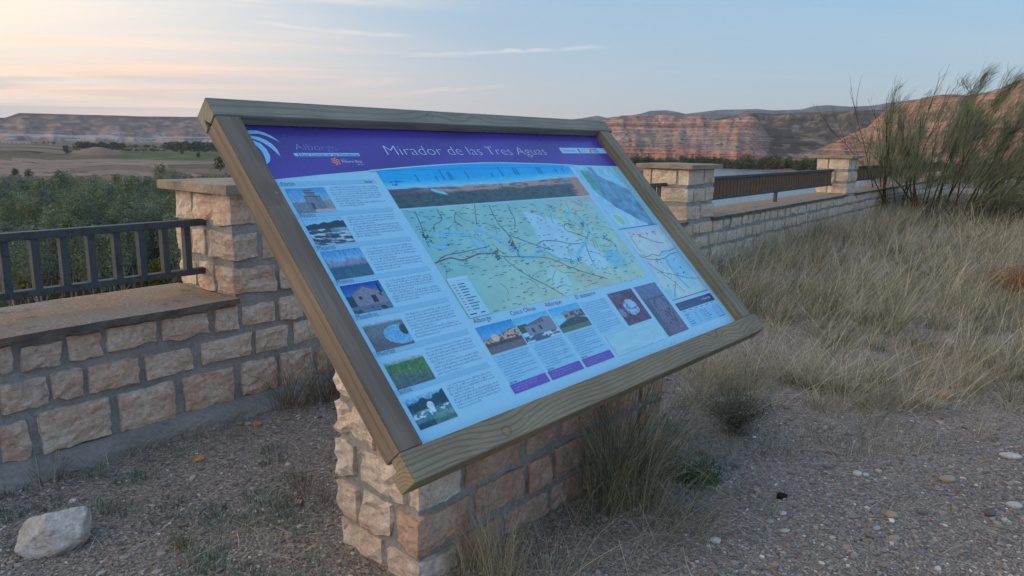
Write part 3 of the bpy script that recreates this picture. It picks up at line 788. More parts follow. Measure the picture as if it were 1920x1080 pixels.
# ================================================================ the information board
BW, BH = 2.212, 1.363
board = empty('information_board', BO); board.matrix_world = BOARD_M
tag(board, 'large tilted timber framed information board with a blue and purple map panel', 'information board')
def wood_mat(name, axis, pith, knots, ca, cb, ringf=150.0):
    """treated pine: growth rings round a wandering pith, knots where branches ran; axis = grain direction in object space"""
    m, t, p = new_mat(name, 0.78, 0.25); q = NT(t)
    co = q.n('ShaderNodeTexCoord'); sp = q.n('ShaderNodeSeparateXYZ'); q.l(co.outputs['Object'], sp.inputs[0])
    X, Y, Z = sp.outputs
    if axis == 'y': X, Y = Y, X
    low = q.n('ShaderNodeCombineXYZ'); q.put(low.inputs[0], q.math('MULTIPLY', X, 1.6)); q.put(low.inputs[1], q.math('MULTIPLY', Y, 7.0)); q.put(low.inputs[2], q.math('MULTIPLY', Z, 7.0))
    wob = q.noise(low.outputs[0], 1.0, 3, 0.5)
    dy = q.math('SUBTRACT', Y, pith[0]); dz = q.math('SUBTRACT', Z, pith[1])
    dy = q.math('ADD', dy, q.math('MULTIPLY', q.math('SUBTRACT', wob, 0.5), 0.055))
    rad = q.math('SQRT', q.math('ADD', q.math('MULTIPLY', dy, dy), q.math('MULTIPLY', dz, dz)))
    kmask = None
    for kx, ky, ks in knots:
        ex = q.math('SUBTRACT', X, kx); ey = q.math('SUBTRACT', Y, ky)
        ex2 = q.math('MULTIPLY', ex, 0.5)
        d2 = q.math('ADD', q.math('MULTIPLY', ex2, ex2), q.math('MULTIPLY', ey, ey))
        bend = q.math('POWER', 2.718, q.math('MULTIPLY', d2, -1.0 / (2 * (ks * 2.0) ** 2)))
        rad = q.math('ADD', rad, q.math('MULTIPLY', bend, 0.028))
        dk = q.math('SQRT', q.math('ADD', q.math('MULTIPLY', q.math('MULTIPLY', ex, 0.85), q.math('MULTIPLY', ex, 0.85)), q.math('MULTIPLY', ey, ey)))
        km = q.rng(dk, ks * 0.55, ks * 0.35)
        ring = q.rng(dk, ks * 0.72, ks * 0.58); ring = q.math('SUBTRACT', ring, km)
        kmask = (km, ring) if kmask is None else (q.math('MAXIMUM', kmask[0], km), q.math('MAXIMUM', kmask[1], ring))
    s = q.math('SINE', q.math('MULTIPLY', rad, ringf * 2 * math.pi / 1.0 * 0.62))
    late = q.rng(s, 0.10, 0.95)
    fib = q.n('ShaderNodeCombineXYZ'); q.put(fib.inputs[0], q.math('MULTIPLY', X, 5.0)); q.put(fib.inputs[1], q.math('MULTIPLY', Y, 160.0)); q.put(fib.inputs[2], q.math('MULTIPLY', Z, 160.0))
    fn = q.noise(fib.outputs[0], 1.0, 4, 0.65)
    c = q.mix(q.math('MULTIPLY', late, 0.52), ca, cb)
    c = q.mix(1.0, c, q.rng(fn, 0.25, 0.75, 0.80, 1.18), 'MULTIPLY')
    blot = q.noise(q.coord('Object'), 3.0, 4, 0.6)
    c = q.mix(1.0, c, q.rng(blot, 0.3, 0.7, 0.82, 1.14), 'MULTIPLY')
    if kmask:
        c = q.mix(q.math('MULTIPLY', kmask[0], 0.55), c, lin(168, 140, 100)); c = q.mix(q.math('MULTIPLY', kmask[1], 0.45), c, lin(84, 72, 54))
    q.l(c, p.inputs['Base Color'])
    b1 = q.bump(late, 0.12, -0.0012); q.l(q.bump(fn, 0.18, 0.0008, b1), p.inputs['Normal'])
    return m
WCA, WCB = lin(176, 164, 134), lin(128, 120, 96)
M_WTOP = wood_mat('pine_top', 'x', (0.11, -0.10), [(0.93, 0.012, 0.022), (1.18, 0.02, 0.016)], lin(150, 145, 128), lin(124, 119, 102), 90)
M_WBOT = wood_mat('pine_bottom', 'x', (-0.09, -0.06), [(0.37, -0.012, 0.026), (1.98, -0.022, 0.022), (1.75, 0.0, 0.012)], lin(154, 140, 114), lin(112, 100, 78), 150)
M_WSIDE = wood_mat('pine_side', 'y', (0.05, -0.14), [(0.28, 0.02, 0.014)], lin(134, 120, 104), lin(108, 95, 80), 60)
M_WRIGHT = wood_mat('pine_right', 'y', (-0.06, -0.10), [(0.12, 0.0, 0.016)], lin(144, 134, 112), lin(114, 104, 84), 75)
M_DARK, _t, _p = new_mat('groove_shadow', 0.95, 0.1); _p.inputs['Base Color'].default_value = (*lin(74, 64, 52), 1)  # dark brown standing in for the shade inside the groove
def beam_profile(name, prof, L, mat, org):
    """extruded profile (y, z) along x"""
    n = len(prof); V = [(0, y, z_) for y, z_ in prof] + [(L, y, z_) for y, z_ in prof]
    me = bpy.data.meshes.new(name)
    F = [[i, (i + 1) % n, n + (i + 1) % n, n + i] for i in range(n)] + [list(range(n))[::-1], list(range(n, 2 * n))]
    me.from_pydata(V, [], F); me.materials.append(mat)
    import bmesh
    bm = bmesh.new(); bm.from_mesh(me); bmesh.ops.recalc_face_normals(bm, faces=bm.faces)
    bmesh.ops.bevel(bm, geom=list(bm.edges), offset=0.0025, segments=2, affect='EDGES', clamp_overlap=True)
    bm.to_mesh(me); bm.free()
    return obj(name, me, board, org)
DEP = 0.080
# top beam: y is local up; groove on its lower rear face, open at the end
hb = 0.0375
beam_profile('top_beam', [(-hb, 0), (hb, 0), (hb, -DEP - 0.004), (-hb + 0.0, -DEP - 0.004), (-hb, -0.066), (-hb + 0.030, -0.056), (-hb, -0.040)], BW, M_WTOP, (0, -hb, 0))
hb2 = 0.043
beam_profile('bottom_beam', [(hb2, 0), (-hb2, 0), (-hb2, -DEP), (hb2 - 0.030, -DEP), (hb2 - 0.030, -0.052), (hb2, -0.052)], BW, M_WBOT, (0, -BH + hb2, 0))
SY0, SY1 = -0.0755, -BH + 2 * hb2 + 0.0008
def side_beam(x0, x1, mat, lab):
    me = box_mesh('side_beam', (-(x1 - x0) / 2, -(SY0 - SY1) / 2, -DEP), ((x1 - x0) / 2, (SY0 - SY1) / 2, -0.0015), mat)
    bevelled(me, 0.003, 2)
    o = obj('side_beam', me, board, ((x0 + x1) / 2, (SY0 + SY1) / 2, 0)); return o
side_beam(0.003, 0.0845, M_WSIDE, 0); side_beam(2.094, 2.182, M_WRIGHT, 0)
# tenon stub in the top groove, its dark colour painted as groove shade
obj('tenon', box_mesh('tenon', (0.012, -0.076, -0.064), (0.078, -0.050, -0.058), M_DARK), board)

# ---------------------------------------------------------------- print
ILL = np.array([0.54, 0.655, 0.72])
def ink(rgb):
    a = np.asarray(rgb, float) / 255.0
    l_ = np.where(a <= 0.04045, a / 12.92, ((a + 0.055) / 1.055) ** 2.4)
    return np.clip(l_ / ILL, 0.004, 0.95)
M_PRINT, _t, _p = new_mat('printed_panel', 0.30, 0.55); _q = NT(_t); _q.l(_q.mix(1.0, _q.attr('Col'), _q.rng(_q.noise(_q.coord('Object'), 3.5, 6, 0.7), 0.3, 0.7, 0.97, 1.015), 'MULTIPLY'), _p.inputs['Base Color']); _q.l(_q.rng(_q.noise(_q.coord('Object'), 6.0, 5, 0.7), 0.35, 0.65, 0.25, 0.32), _p.inputs['Roughness'])
PZ = -0.045
def lay(k_): return PZ + 0.0006 * k_
panel = obj('print_panel', None, board)
bpy.data.objects.remove(panel)
def flat_col(me, rgb):
    a = me.color_attributes.new('Col', 'FLOAT_COLOR', 'POINT'); c = np.ones((len(me.vertices), 4), np.float32); c[:, :3] = ink(rgb)
    a.data.foreach_set('color', c.ravel()); return me
WHITE, PURPLE, PALE = (128, 188, 236), (68, 60, 146), (112, 174, 208)
_me = flat_col(box_mesh('print_panel', (0.06, -1.30, PZ - 0.012), (2.13, -0.05, PZ), M_PRINT), WHITE)
panel = obj('print_panel', _me, board)
def poly(name, pts, k_, rgb, parent=None):
    pts = np.asarray(pts, float); V = np.column_stack([pts[:, 0], -pts[:, 1], np.full(len(pts), lay(k_))])
    me = bpy.data.meshes.new(name); n = len(V)
    me.from_pydata(V.tolist(), [], [list(range(n))])
    flat_col(me, rgb); me.materials.append(M_PRINT)
    return obj(name, me, parent or panel)
def rects(name, R_, k_, rgb):
    """many flat rectangles (a0,b0,a1,b1) or quads in one print part"""
    R_ = np.asarray(R_, float)
    if R_.ndim == 2:
        Q = np.stack([R_[:, [0, 1]], R_[:, [2, 1]], R_[:, [2, 3]], R_[:, [0, 3]]], 1)
    else: Q = R_
    V = np.concatenate([Q.reshape(-1, 2) * [1, -1], np.full((len(Q) * 4, 1), lay(k_))], 1)
    me = mesh_arr(name, V, np.arange(len(Q) * 4).reshape(-1, 4)[:, ::-1], [M_PRINT], cols=np.tile(ink(rgb), (len(V), 1)))
    o = obj(name, me, panel)
    if len(Q) > 6: o['kind'] = 'stuff'
    return o
def strip(path, wd):
    """quads along a polyline"""
    p_ = np.asarray(path, float)
    if len(p_) > 2:                                       # smooth it (Catmull-Rom)
        P_ = np.vstack([2 * p_[0] - p_[1], p_, 2 * p_[-1] - p_[-2]]); out = []
        for i in range(1, len(P_) - 2):
            for t in np.linspace(0, 1, 5)[:-1]:
                a, b, c, d = P_[i - 1:i + 3]
                out.append(0.5 * ((2 * b) + (c - a) * t + (2 * a - 5 * b + 4 * c - d) * t ** 2 + (3 * b - a - 3 * c + d) * t ** 3))
        out.append(p_[-1]); p_ = np.array(out)
    d = np.gradient(p_, axis=0); d /= np.linalg.norm(d, axis=1)[:, None] + 1e-9
    s = np.column_stack([-d[:, 1], d[:, 0]]) * wd / 2
    return np.stack([p_[:-1] - s[:-1], p_[1:] - s[1:], p_[1:] + s[1:], p_[:-1] + s[:-1]], 1)
def picture(name, a0, b0, a1, b1, fn, nx, ny, k_=2):
    X, Y = np.meshgrid(np.linspace(0, 1, nx + 1), np.linspace(0, 1, ny + 1))
    c = ink(np.clip(fn(X, Y), 0, 255))
    V = np.column_stack([(a0 + (a1 - a0) * X).ravel(), -(b0 + (b1 - b0) * Y).ravel(), np.full(X.size, lay(k_))])
    i = (np.arange(ny)[:, None] * (nx + 1) + np.arange(nx)[None]).ravel()
    return obj(name, mesh_arr(name, V, np.stack([i, i + nx + 1, i + nx + 2, i + 1], 1), [M_PRINT], cols=c.reshape(-1, 3)), panel)
def text(name, s, a, b, width, k_, rgb, size=None, thin=0.0):
    """lettering: left end a, base line b, overall width"""
    cu = bpy.data.curves.new(name, 'FONT'); cu.body = s; cu.size = 1.0; cu.offset = thin; cu.resolution_u = 3; cu.fill_mode = 'FRONT'
    tmp = bpy.data.objects.new('tmp', cu); C.objects.link(tmp)
    dg = bpy.context.evaluated_depsgraph_get()
    me = bpy.data.meshes.new_from_object(tmp.evaluated_get(dg)); me.name = name
    bpy.data.objects.remove(tmp); bpy.data.curves.remove(cu)
    n = len(me.vertices); co = np.zeros(n * 3); me.vertices.foreach_get('co', co); co = co.reshape(-1, 3)
    w0 = co[:, 0].min(); sc_ = width / (co[:, 0].max() - w0); sy = sc_ if size is None else size
    co = np.column_stack([a + (co[:, 0] - w0) * sc_, -b + co[:, 1] * sy, np.full(n, lay(k_))])
    me.vertices.foreach_set('co', co.ravel()); me.update(); me.materials.clear(); me.materials.append(M_PRINT)
    flat_col(me, rgb); return obj(name, me, panel)
tr_ = random.Random(12)
def body_lines(a0, b0, a1, b1, n, xh=0.0038, adv=0.0036, last=0.5, gaps=()):
    """small print: one little mark per letter, set in words and lines"""
    out = []; sp_ = (b1 - b0) / max(1, n - 1) if n > 1 else 0
    for i in range(n):
        y = b0 + sp_ * i; end = a0 + (a1 - a0) * (last if (i == n - 1 or i in gaps) else tr_.uniform(0.95, 1.0))
        x = a0 + (0.008 if (i == 0 or (i - 1) in gaps) else 0)
        while x < end:
            L = tr_.choice((2, 2, 3, 4, 5, 6, 7, 8, 9))
            for _ in range(L):
                if x + adv * 0.7 > end: break
                r_ = tr_.random(); up = xh * (1.75 if r_ < 0.22 else 1.0); dn = xh * (0.45 if r_ > 0.9 else 0)
                out.append((x, y - up, x + adv * 0.46, y + dn)); x += adv * tr_.choice((0.6, 1.0, 1.0, 1.15))
            x += adv * 0.75
    return out
INK = (100, 146, 190)
# purple heading with its arched lower edge
arc = [(0.0615, 0.309), (0.121, 0.304), (0.30, 0.289), (0.539, 0.273), (0.70, 0.262), (0.845, 0.254), (0.98, 0.249), (1.108, 0.246), (1.25, 0.2475), (1.397, 0.253), (1.55, 0.259), (1.702, 0.267), (1.90, 0.2745), (2.102, 0.282), (2.1285, 0.283)]
def header():
    A_ = np.linspace(0.0615, 2.1285, 100); xs, ys = zip(*arc); B_ = np.interp(A_, xs, ys)
    n = 8; V = []; cc = []
    for i, (a, b) in enumerate(zip(A_, B_)):
        for j in range(n + 1):
            t = j / n; bb = 0.051 + (b - 0.051) * t
            V.append((a, -bb, lay(1)))
            k2 = 0.9 + 0.16 * fbm(a * 2.2, bb * 3, 3, 4) + 0.05 * math.sin(a * 9 + bb * 20)
            cc.append(ink(np.array(PURPLE) * 0.98 * k2))
    i = (np.arange(99)[:, None] * (n + 1) + np.arange(n)[None]).ravel()
    return mesh_arr('heading_band', np.array(V), np.stack([i, i + 1, i + n + 2, i + n + 1], 1), [M_PRINT], cols=np.array(cc))
obj('heading_band', header(), panel)
for up, dn in (([(0.086, 0.100), (0.120, 0.095), (0.150, 0.094), (0.172, 0.102), (0.190, 0.116), (0.2025, 0.131), (0.2105, 0.146)], [(0.086, 0.116), (0.117, 0.1105), (0.150, 0.109), (0.172, 0.117), (0.190, 0.129), (0.2025, 0.138), (0.2105, 0.146)]),
               ([(0.086, 0.116), (0.119, 0.118), (0.145, 0.124), (0.165, 0.138), (0.178, 0.155), (0.1855, 0.180), (0.1825, 0.209)], [(0.086, 0.130), (0.119, 0.131), (0.143, 0.144), (0.158, 0.160), (0.169, 0.177), (0.176, 0.193), (0.1825, 0.209)]),
               ([(0.086, 0.134), (0.119, 0.139), (0.138, 0.152), (0.147, 0.176), (0.147, 0.205), (0.137, 0.228), (0.118, 0.242)], [(0.086, 0.150), (0.112, 0.152), (0.121, 0.166), (0.126, 0.186), (0.126, 0.206), (0.122, 0.226), (0.118, 0.242)])):
    q_ = [(up[i], up[i + 1], dn[i + 1], dn[i]) for i in range(len(up) - 1)]
    rects('emblem_stroke', np.array(q_), 2, (120, 182, 226))
text('place_name', 'Alborge', 0.255, 0.181, 0.166, 2, (124, 136, 206), size=0.043, thin=-0.024)
rects('name_strip', [(0.237, 0.1935, 0.252, 0.2085), (0.2555, 0.1935, 0.502, 0.2085)], 2, (120, 178, 222))
text('network_name', 'Red Comarcal de Miradores', 0.262, 0.2065, 0.235, 3, (62, 84, 150), size=0.0135)
_s = []
for i in range(6):                                        # small turning sun
    t0 = i * math.pi / 3
    _s.append(strip([(0.385 + 0.003 * math.cos(t0), 0.232 + 0.003 * math.sin(t0)), (0.385 + 0.012 * math.cos(t0 + 0.35), 0.232 + 0.012 * math.sin(t0 + 0.35)), (0.385 + 0.018 * math.cos(t0 + 1.0), 0.232 + 0.017 * math.sin(t0 + 1.0))], 0.0045))
rects('sun_emblem', np.concatenate(_s), 2, (196, 128, 104))
text('county_word', 'comarca', 0.408, 0.2245, 0.032, 2, (130, 150, 210), size=0.009)
text('county_name', 'Ribera Baja', 0.410, 0.2385, 0.086, 2, (150, 178, 226), size=0.0165, thin=0.008)
text('county_tail', 'del ebro', 0.468, 0.2505, 0.031, 2, (150, 170, 220), size=0.009, thin=0.006)
text('title', 'Mirador de las Tres Aguas', 0.632, 0.203, 0.952, 2, (160, 188, 232), size=0.071, thin=-0.020)['kind'] = 'stuff'
rects('logo_strip', [(1.708, 0.157, 2.091, 0.1935)], 2, (132, 184, 230))
rects('logo_sun', np.concatenate([strip([(1.738, 0.175), (1.738 + 0.011 * math.cos(i), 0.175 + 0.011 * math.sin(i))], 0.004) for i in np.arange(6) * math.pi / 3]), 3, (188, 140, 140))
text('logo_name', 'Ribera Baja', 1.757, 0.181, 0.068, 3, (74, 112, 168), size=0.014)
rects('logo_shield', [(1.852, 0.1625, 1.862, 0.1885)], 3, (52, 64, 96))
rects('logo_small_print', body_lines(1.874, 0.172, 1.92, 0.186, 2, 0.004, 0.004, 0.9), 3, (92, 140, 190))
rects('logo_flag', [(1.944, 0.162, 1.956, 0.175), (1.956, 0.175, 1.968, 0.188)], 3, (196, 160, 92))
rects('logo_flag_red', [(1.956, 0.162, 1.968, 0.175), (1.944, 0.175, 1.956, 0.188)], 3, (150, 70, 70))
text('logo_government', 'GOBIERNO', 1.974, 0.172, 0.046, 3, (36, 66, 96), size=0.0125, thin=0.01)
text('logo_region', 'DE ARAGON', 1.974, 0.187, 0.052, 3, (36, 66, 96), size=0.0125, thin=0.01)
text('web_address', 'www.riberabaja.es', 1.822, 0.252, 0.17, 2, (96, 108, 184), size=0.019, thin=-0.02)

# ---- left column: headings, photographs, small print
def soft(e0, e1, v): return sstep(e0, e1, v)
def over(c, m, rgb):
    m = np.asarray(m, float)[..., None]; return c * (1 - m) + np.asarray(rgb, float) * m
def grain(X, Y, f=30, s=1, a=0.25, o=4): return (1 - a + 2 * a * fbm(X * f, Y * f, o, s))[..., None]
def vgrad(Y, top, bot): return np.asarray(top, float) * (1 - Y[..., None]) + np.asarray(bot, float) * Y[..., None]
def ph_fort(X, Y):
    c = vgrad(np.clip(Y / 0.6, 0, 1), (66, 136, 190), (104, 168, 206))
    s = (96, 122, 138)
    c = over(c, (Y > 0.56 + 0.02 * vnoise(X * 20, Y * 0, 3)) & (X < 0.52), (100, 124, 136)); c = over(c, (Y > 0.52) & (X > 0.66), (112, 134, 146))
    c = over(c, (Y > 0.36) & (np.abs(X - 0.56) < 0.20 + (Y - 0.36) * 0.1), (92, 114, 130)); c = over(c, (Y > 0.22) & (np.abs(X - 0.54) < 0.13), (88, 110, 126)); c = over(c, (Y > 0.10) & (np.abs(X - 0.52) < 0.10), (98, 120, 134))
    c = over(c, ((np.abs(Y - 0.36) < 0.02) & (np.abs(X - 0.56) < 0.21)) | ((np.abs(Y - 0.21) < 0.02) & (np.abs(X - 0.54) < 0.14)) | ((np.abs(Y - 0.10) < 0.02) & (np.abs(X - 0.52) < 0.11)), (60, 80, 98))
    c = over(c, (Y > 0.6) & (np.abs(X - 0.47) < 0.035), (58, 70, 88)); c = over(c, (Y > 0.88) & (X > 0.45), (150, 156, 166))
    return c * grain(X, Y, 24, 2, 0.16)
def ph_weir(X, Y):
    c = vgrad(np.clip(Y / 0.3, 0, 1), (96, 168, 212), (140, 196, 224))
    tr = soft(0.0, 0.02, Y - (0.30 - 0.16 * fbm(X * 6, X * 0, 4, 9) - 0.08 * X)); c = over(c, tr, (34, 60, 74))
    w_ = soft(0.40, 0.43, Y); st = fbm(X * 5 + Y * 3, Y * 22 - X * 4, 4, 12)
    c = over(c, w_, (40, 70, 88)); c = over(c, w_ * soft(0.46, 0.66, st), (150, 186, 204)); c = over(c, w_ * (Y < 0.55) * (X > 0.55) * 0.7, (84, 148, 176))
    return c * grain(X, Y, 30, 5, 0.12)
def ph_reeds(X, Y):
    c = vgrad(np.clip(Y / 0.35, 0, 1), (54, 136, 196), (104, 160, 204))
    t = soft(0, 0.25, Y - (0.36 - 0.22 * fbm(X * 9, X * 0, 4, 15))); c = over(c, t * (0.4 + 0.6 * fbm(X * 40, Y * 5, 3, 16)), (104, 108, 136))
    c = over(c, soft(0.52, 0.64, Y), (44, 92, 116)); return c * grain(X, Y * 0.3, 36, 18, 0.22)
def ph_mill(X, Y):
    c = vgrad(np.clip(Y / 0.4, 0, 1), (10, 60, 148), (40, 112, 186)); c = over(c, (Y > 0.40 - 0.06 * X) & (X < 0.3), (30, 60, 84))
    roof = 0.12 + np.abs(X - 0.52) * 0.62; h_ = (Y > roof) & (Y < 0.78) & (X > 0.16) & (X < 0.97)
    c = over(c, h_, (104, 120, 138)); c = over(c, (np.abs(Y - roof) < 0.022) & (X > 0.14), (74, 92, 112))
    for x, y, a, b in ((0.33, 0.50, 0.035, 0.06), (0.66, 0.60, 0.06, 0.13), (0.50, 0.28, 0.015, 0.03), (0.86, 0.48, 0.03, 0.05)): c = over(c, (np.abs(X - x) < a) & (np.abs(Y - y) < b), (30, 44, 64))
    c = over(c, (np.abs(X - 0.90) < 0.02 + 0.05 * np.clip(Y - 0.05, 0, 1)) & (Y > 0.05) & (Y < 0.42), (18, 40, 56))
    c = over(c, Y > 0.78, (78, 106, 130)); c = over(c, (Y > 0.86) & (fbm(X * 8, Y * 12, 3, 3) > 0.5), (36, 56, 72)); return c * grain(X, Y, 34, 21, 0.2)
def ph_meander(X, Y):
    c = vgrad(np.clip(Y / 0.12, 0, 1), (150, 186, 214), (96, 128, 150)); c = over(c, soft(0.08, 0.12, Y), (88, 112, 122))
    c = over(c, soft(0.3, 0.9, Y) * 0.7, (74, 82, 92)); rv = (Y > 0.22 + 0.5 * np.abs(X - 0.72) ** 1.5) & (Y < 0.96 - 0.42 * (1 - X) ** 0.7 - 0.1 * (X > 0.9)) & (X > 0.38)
    rv = ((X - 0.78) / 0.40) ** 2 + ((Y - 0.56 - 0.1 * (X - 0.7)) / 0.36) ** 2 < 1
    c = over(c, rv, (88, 160, 206)); c = over(c, ((X - 0.93) / 0.11) ** 2 + ((Y - 0.44) / 0.2) ** 2 < 1, (40, 72, 72)); return c * grain(X, Y, 26, 25, 0.2)
def ph_huerta(X, Y):
    c = vgrad(np.clip(Y / 0.12, 0, 1), (128, 178, 196), (104, 140, 140)); c = over(c, soft(0.10, 0.14, Y), (52, 112, 62)); c = over(c, soft(0.1, 0.7, Y - 0.35 * X + 0.1) * 0.9, (64, 104, 92))
    c = over(c, soft(0.5, 0.75, fbm(X * 26, Y * 4, 4, 28)) * soft(0.2, 0.4, Y) * 0.7, (128, 142, 104)); c = over(c, soft(0.55, 0.9, Y + 0.2 * (1 - X)) * 0.6, (58, 84, 104)); return c * grain(X, Y, 22, 29, 0.25)
def ph_soto(X, Y):
    c = vgrad(np.clip(Y / 0.25, 0, 1), (108, 176, 216), (70, 130, 168)); c = over(c, soft(0, 0.05, Y - 0.26 + 0.30 * fbm(X * 5, X * 0, 4, 31) * (0.4 + X)), (28, 66, 82))
    w_ = soft(0.42, 0.55, Y) * soft(0.88, 0.78, Y); c = over(c, w_ * 0.8, (72, 132, 146)); c = over(c, w_ * soft(0.5, 0.62, fbm(X * 9, Y * 12, 4, 33)) * (Y < 0.68), (170, 208, 226))
    c = over(c, ((X - 0.52) / 0.09) ** 2 + ((Y - 0.40) / 0.14) ** 2 < 1, (150, 194, 220)); c = over(c, soft(0.66, 0.74, Y) * (X > 0.45) * 0.5, (96, 148, 132)); return c * grain(X, Y, 24, 34, 0.3)
LEFT = [('Fortín', 0.322, 0.345, 0.447, 0.047, ph_fort, 0.350, 0.429, 9, (6,)), ('Azudes', 0.452, 0.470, 0.575, 0.057, ph_weir, 0.478, 0.558, 9, (3,)),
        ('Mejanas', 0.580, 0.598, 0.706, 0.063, ph_reeds, 0.610, 0.694, 9, (4,)), ('Molinos', 0.712, 0.729, 0.833, 0.060, ph_mill, 0.740, 0.818, 9, (4,)),
        ('Meandros', 0.842, 0.871, 0.967, 0.077, ph_meander, 0.870, 0.952, 9, (5,)), ('Huertas', 0.974, 1.006, 1.096, 0.063, ph_huerta, 1.000, 1.087, 9, (4,)),
        ('Sotos', 1.101, 1.130, 1.227, 0.046, ph_soto, 1.131, 1.208, 9, (3,))]
for i, (nm, hb0, p0, p1, tw, fn, t0, t1, nl, gp_) in enumerate(LEFT):
    b0 = 0.3165 + 0.1295 * i
    rects('heading_bar', [(0.0875, b0, 0.501, b0 + 0.0185)], 1, PALE)
    text('heading', nm, 0.130, b0 + 0.0165, tw, 2, (48, 78, 112), size=0.0235, thin=-0.012)
    picture('photo_print', 0.132, p0, 0.277, p1, fn, 64, 46)
    rects('small_print', body_lines(0.294, t0, 0.499, t1, nl, gaps=gp_), 1, INK)
text('fort_place', 'Sástago', 0.452, 0.3315, 0.034, 2, (52, 80, 116), size=0.0125)

# ---- panorama
def pano(X, Y):
    c = vgrad(np.clip(Y / 0.5, 0, 1), (0, 150, 222), (30, 160, 226)); hz = 0.50 - 0.02 * X - 0.11 * soft(0.45, 1.0, X) + 0.02 * (fbm(X * 14, X * 0, 4, 41) - 0.5)
    c = over(c, soft(0.26, 0.0, hz - Y) * 0.75, (128, 194, 234))
    g = soft(0, 0.012, Y - hz); c = over(c, g, (150, 130, 122)); c = over(c, g * soft(0.5, 0.62, fbm(X * 26, Y * 30, 4, 42)), (84, 92, 100)); c = over(c, g * soft(0.26, 0.05, X) * 0.85, (62, 66, 92))
    low = soft(0.60, 0.70, Y + 0.10 * (fbm(X * 16, X * 0, 4, 43) - 0.5) + 0.12 * soft(0.3, 0.9, X) * 0.5); c = over(c, low * soft(0.93, 0.9, X), (46, 74, 82)); c = over(c, low * 0.6 * fbm(X * 60, Y * 20, 3, 44) * (X < 0.92), (84, 108, 92))
    c = over(c, soft(0.93, 0.95, X) * g, (146, 124, 108)); c = over(c, (((X - 0.905) / 0.022) ** 2 + ((Y - 0.5) / 0.06) ** 2 < 1) * 1.0, (60, 122, 156))
    wv = ((X - 0.205) / 0.036) ** 2 + ((Y - 0.64 - 2.2 * (X - 0.205)) / 0.05) ** 2 + 1.4 * (fbm(X * 60, Y * 14, 3, 47) - 0.5); c = over(c, soft(1.1, 0.8, wv), (110, 182, 228)); c = over(c, low * soft(0.5, 0.68, fbm(X * 90, Y * 26, 4, 48)) * soft(0.93, 0.9, X) * 0.6, (30, 54, 60)); return c * grain(X, Y, 50, 45, 0.12)
picture('panorama_print', 0.532, 0.277, 1.682, 0.455, pano, 200, 44, 2)
# the top of the panorama follows the arch of the heading
rects('panorama_arch_edge', np.array([[(a, np.interp(a, *zip(*arc)) + 0.0), (a + 0.0115, np.interp(a + 0.0115, *zip(*arc))), (a + 0.0115, np.interp(a + 0.0115, *zip(*arc)) + 0.006), (a, np.interp(a, *zip(*arc)) + 0.006)] for a in np.arange(0.50, 1.72, 0.0115)]), 4, (132, 192, 238))
rects('panorama_sky_fill', np.array([[(a, np.interp(a, *zip(*arc)) + 0.004), (a + 0.0115, np.interp(a + 0.0115, *zip(*arc)) + 0.004), (a + 0.0115, 0.2785), (a, 0.2785)] for a in np.arange(0.575, 1.64, 0.0115)]), 3, (0, 150, 222))
zp = lambda pts: [tuple(p_) for p_ in pts]
rects('place_tick', np.concatenate([strip([(a, b0), (a, b1)], 0.003) for a, b0, b1 in ((0.70, 0.300, 0.335), (0.795, 0.312, 0.338), (0.835, 0.282, 0.332), (0.868, 0.293, 0.335), (0.880, 0.293, 0.333), (0.97, 0.292, 0.330), (1.115, 0.303, 0.325), (1.18, 0.272, 0.324), (1.27, 0.280, 0.322), (1.287, 0.281, 0.322), (1.43, 0.280, 0.318), (1.447, 0.281, 0.318), (1.56, 0.290, 0.316), (1.615, 0.285, 0.315))]), 4, (24, 78, 132))
rects('panorama_caption', body_lines(0.552, 0.336, 0.63, 0.336, 1, 0.004, 0.0042, 1.0) + body_lines(0.556, 0.3505, 0.59, 0.3505, 1, 0.005, 0.0042, 1.0), 4, (20, 70, 120))

# ---- big map
def bigmap(X, Y):
    A_ = 0.5365 + X * 1.1385; B_ = 0.4625 + Y * 0.4695
    c = vgrad(Y, (112, 178, 184), (138, 188, 178)) + 0 * X[..., None]
    c = over(c, soft(0.45, 0.65, fbm(A_ * 5, B_ * 5, 4, 51)) * 0.55, (146, 190, 168)); c = over(c, soft(0.55, 0.75, fbm(A_ * 9 + 4, B_ * 9, 4, 52)) * 0.5 * soft(0.9, 1.2, A_), (160, 168, 152))
    c = over(c, soft(1.35, 1.6, A_) * soft(0.53, 0.47, B_) * 0.7, (156, 160, 160)); c = over(c, soft(0.9, 0.55, A_) * 0.35, (78, 158, 178))
    pl = np.array([(1.15, 0.515), (1.24, 0.54), (1.34, 0.585), (1.385, 0.70), (1.46, 0.76), (1.47, 0.83), (1.36, 0.86), (1.30, 0.80), (1.16, 0.76), (1.11, 0.71), (1.15, 0.60)])
    ins = np.zeros(X.shape, bool); j = len(pl) - 1
    for i in range(len(pl)):
        (xi, yi), (xj, yj) = pl[i], pl[j]
        ins ^= ((yi > B_) != (yj > B_)) & (A_ < (xj - xi) * (B_ - yi) / (yj - yi + 1e-12) + xi); j = i
    c = over(c, ins * 0.75, (140, 196, 222))
    c = over(c, (((A_ - 1.09) / 0.06) ** 2 + ((B_ - 0.86) / 0.07) ** 2 < 1) * 0.6, (136, 196, 206)); c = over(c, soft(1.2, 0.7, ((A_ - 1.53) / 0.07) ** 2 + ((B_ - 0.815) / 0.055) ** 2) * 0.7, (98, 176, 204))
    return c * (0.94 + 0.12 * fbm(A_ * 24, B_ * 24, 4, 55))[..., None]
picture('map_print', 0.5365, 0.4625, 1.6755, 0.932, bigmap, 150, 64, 1)
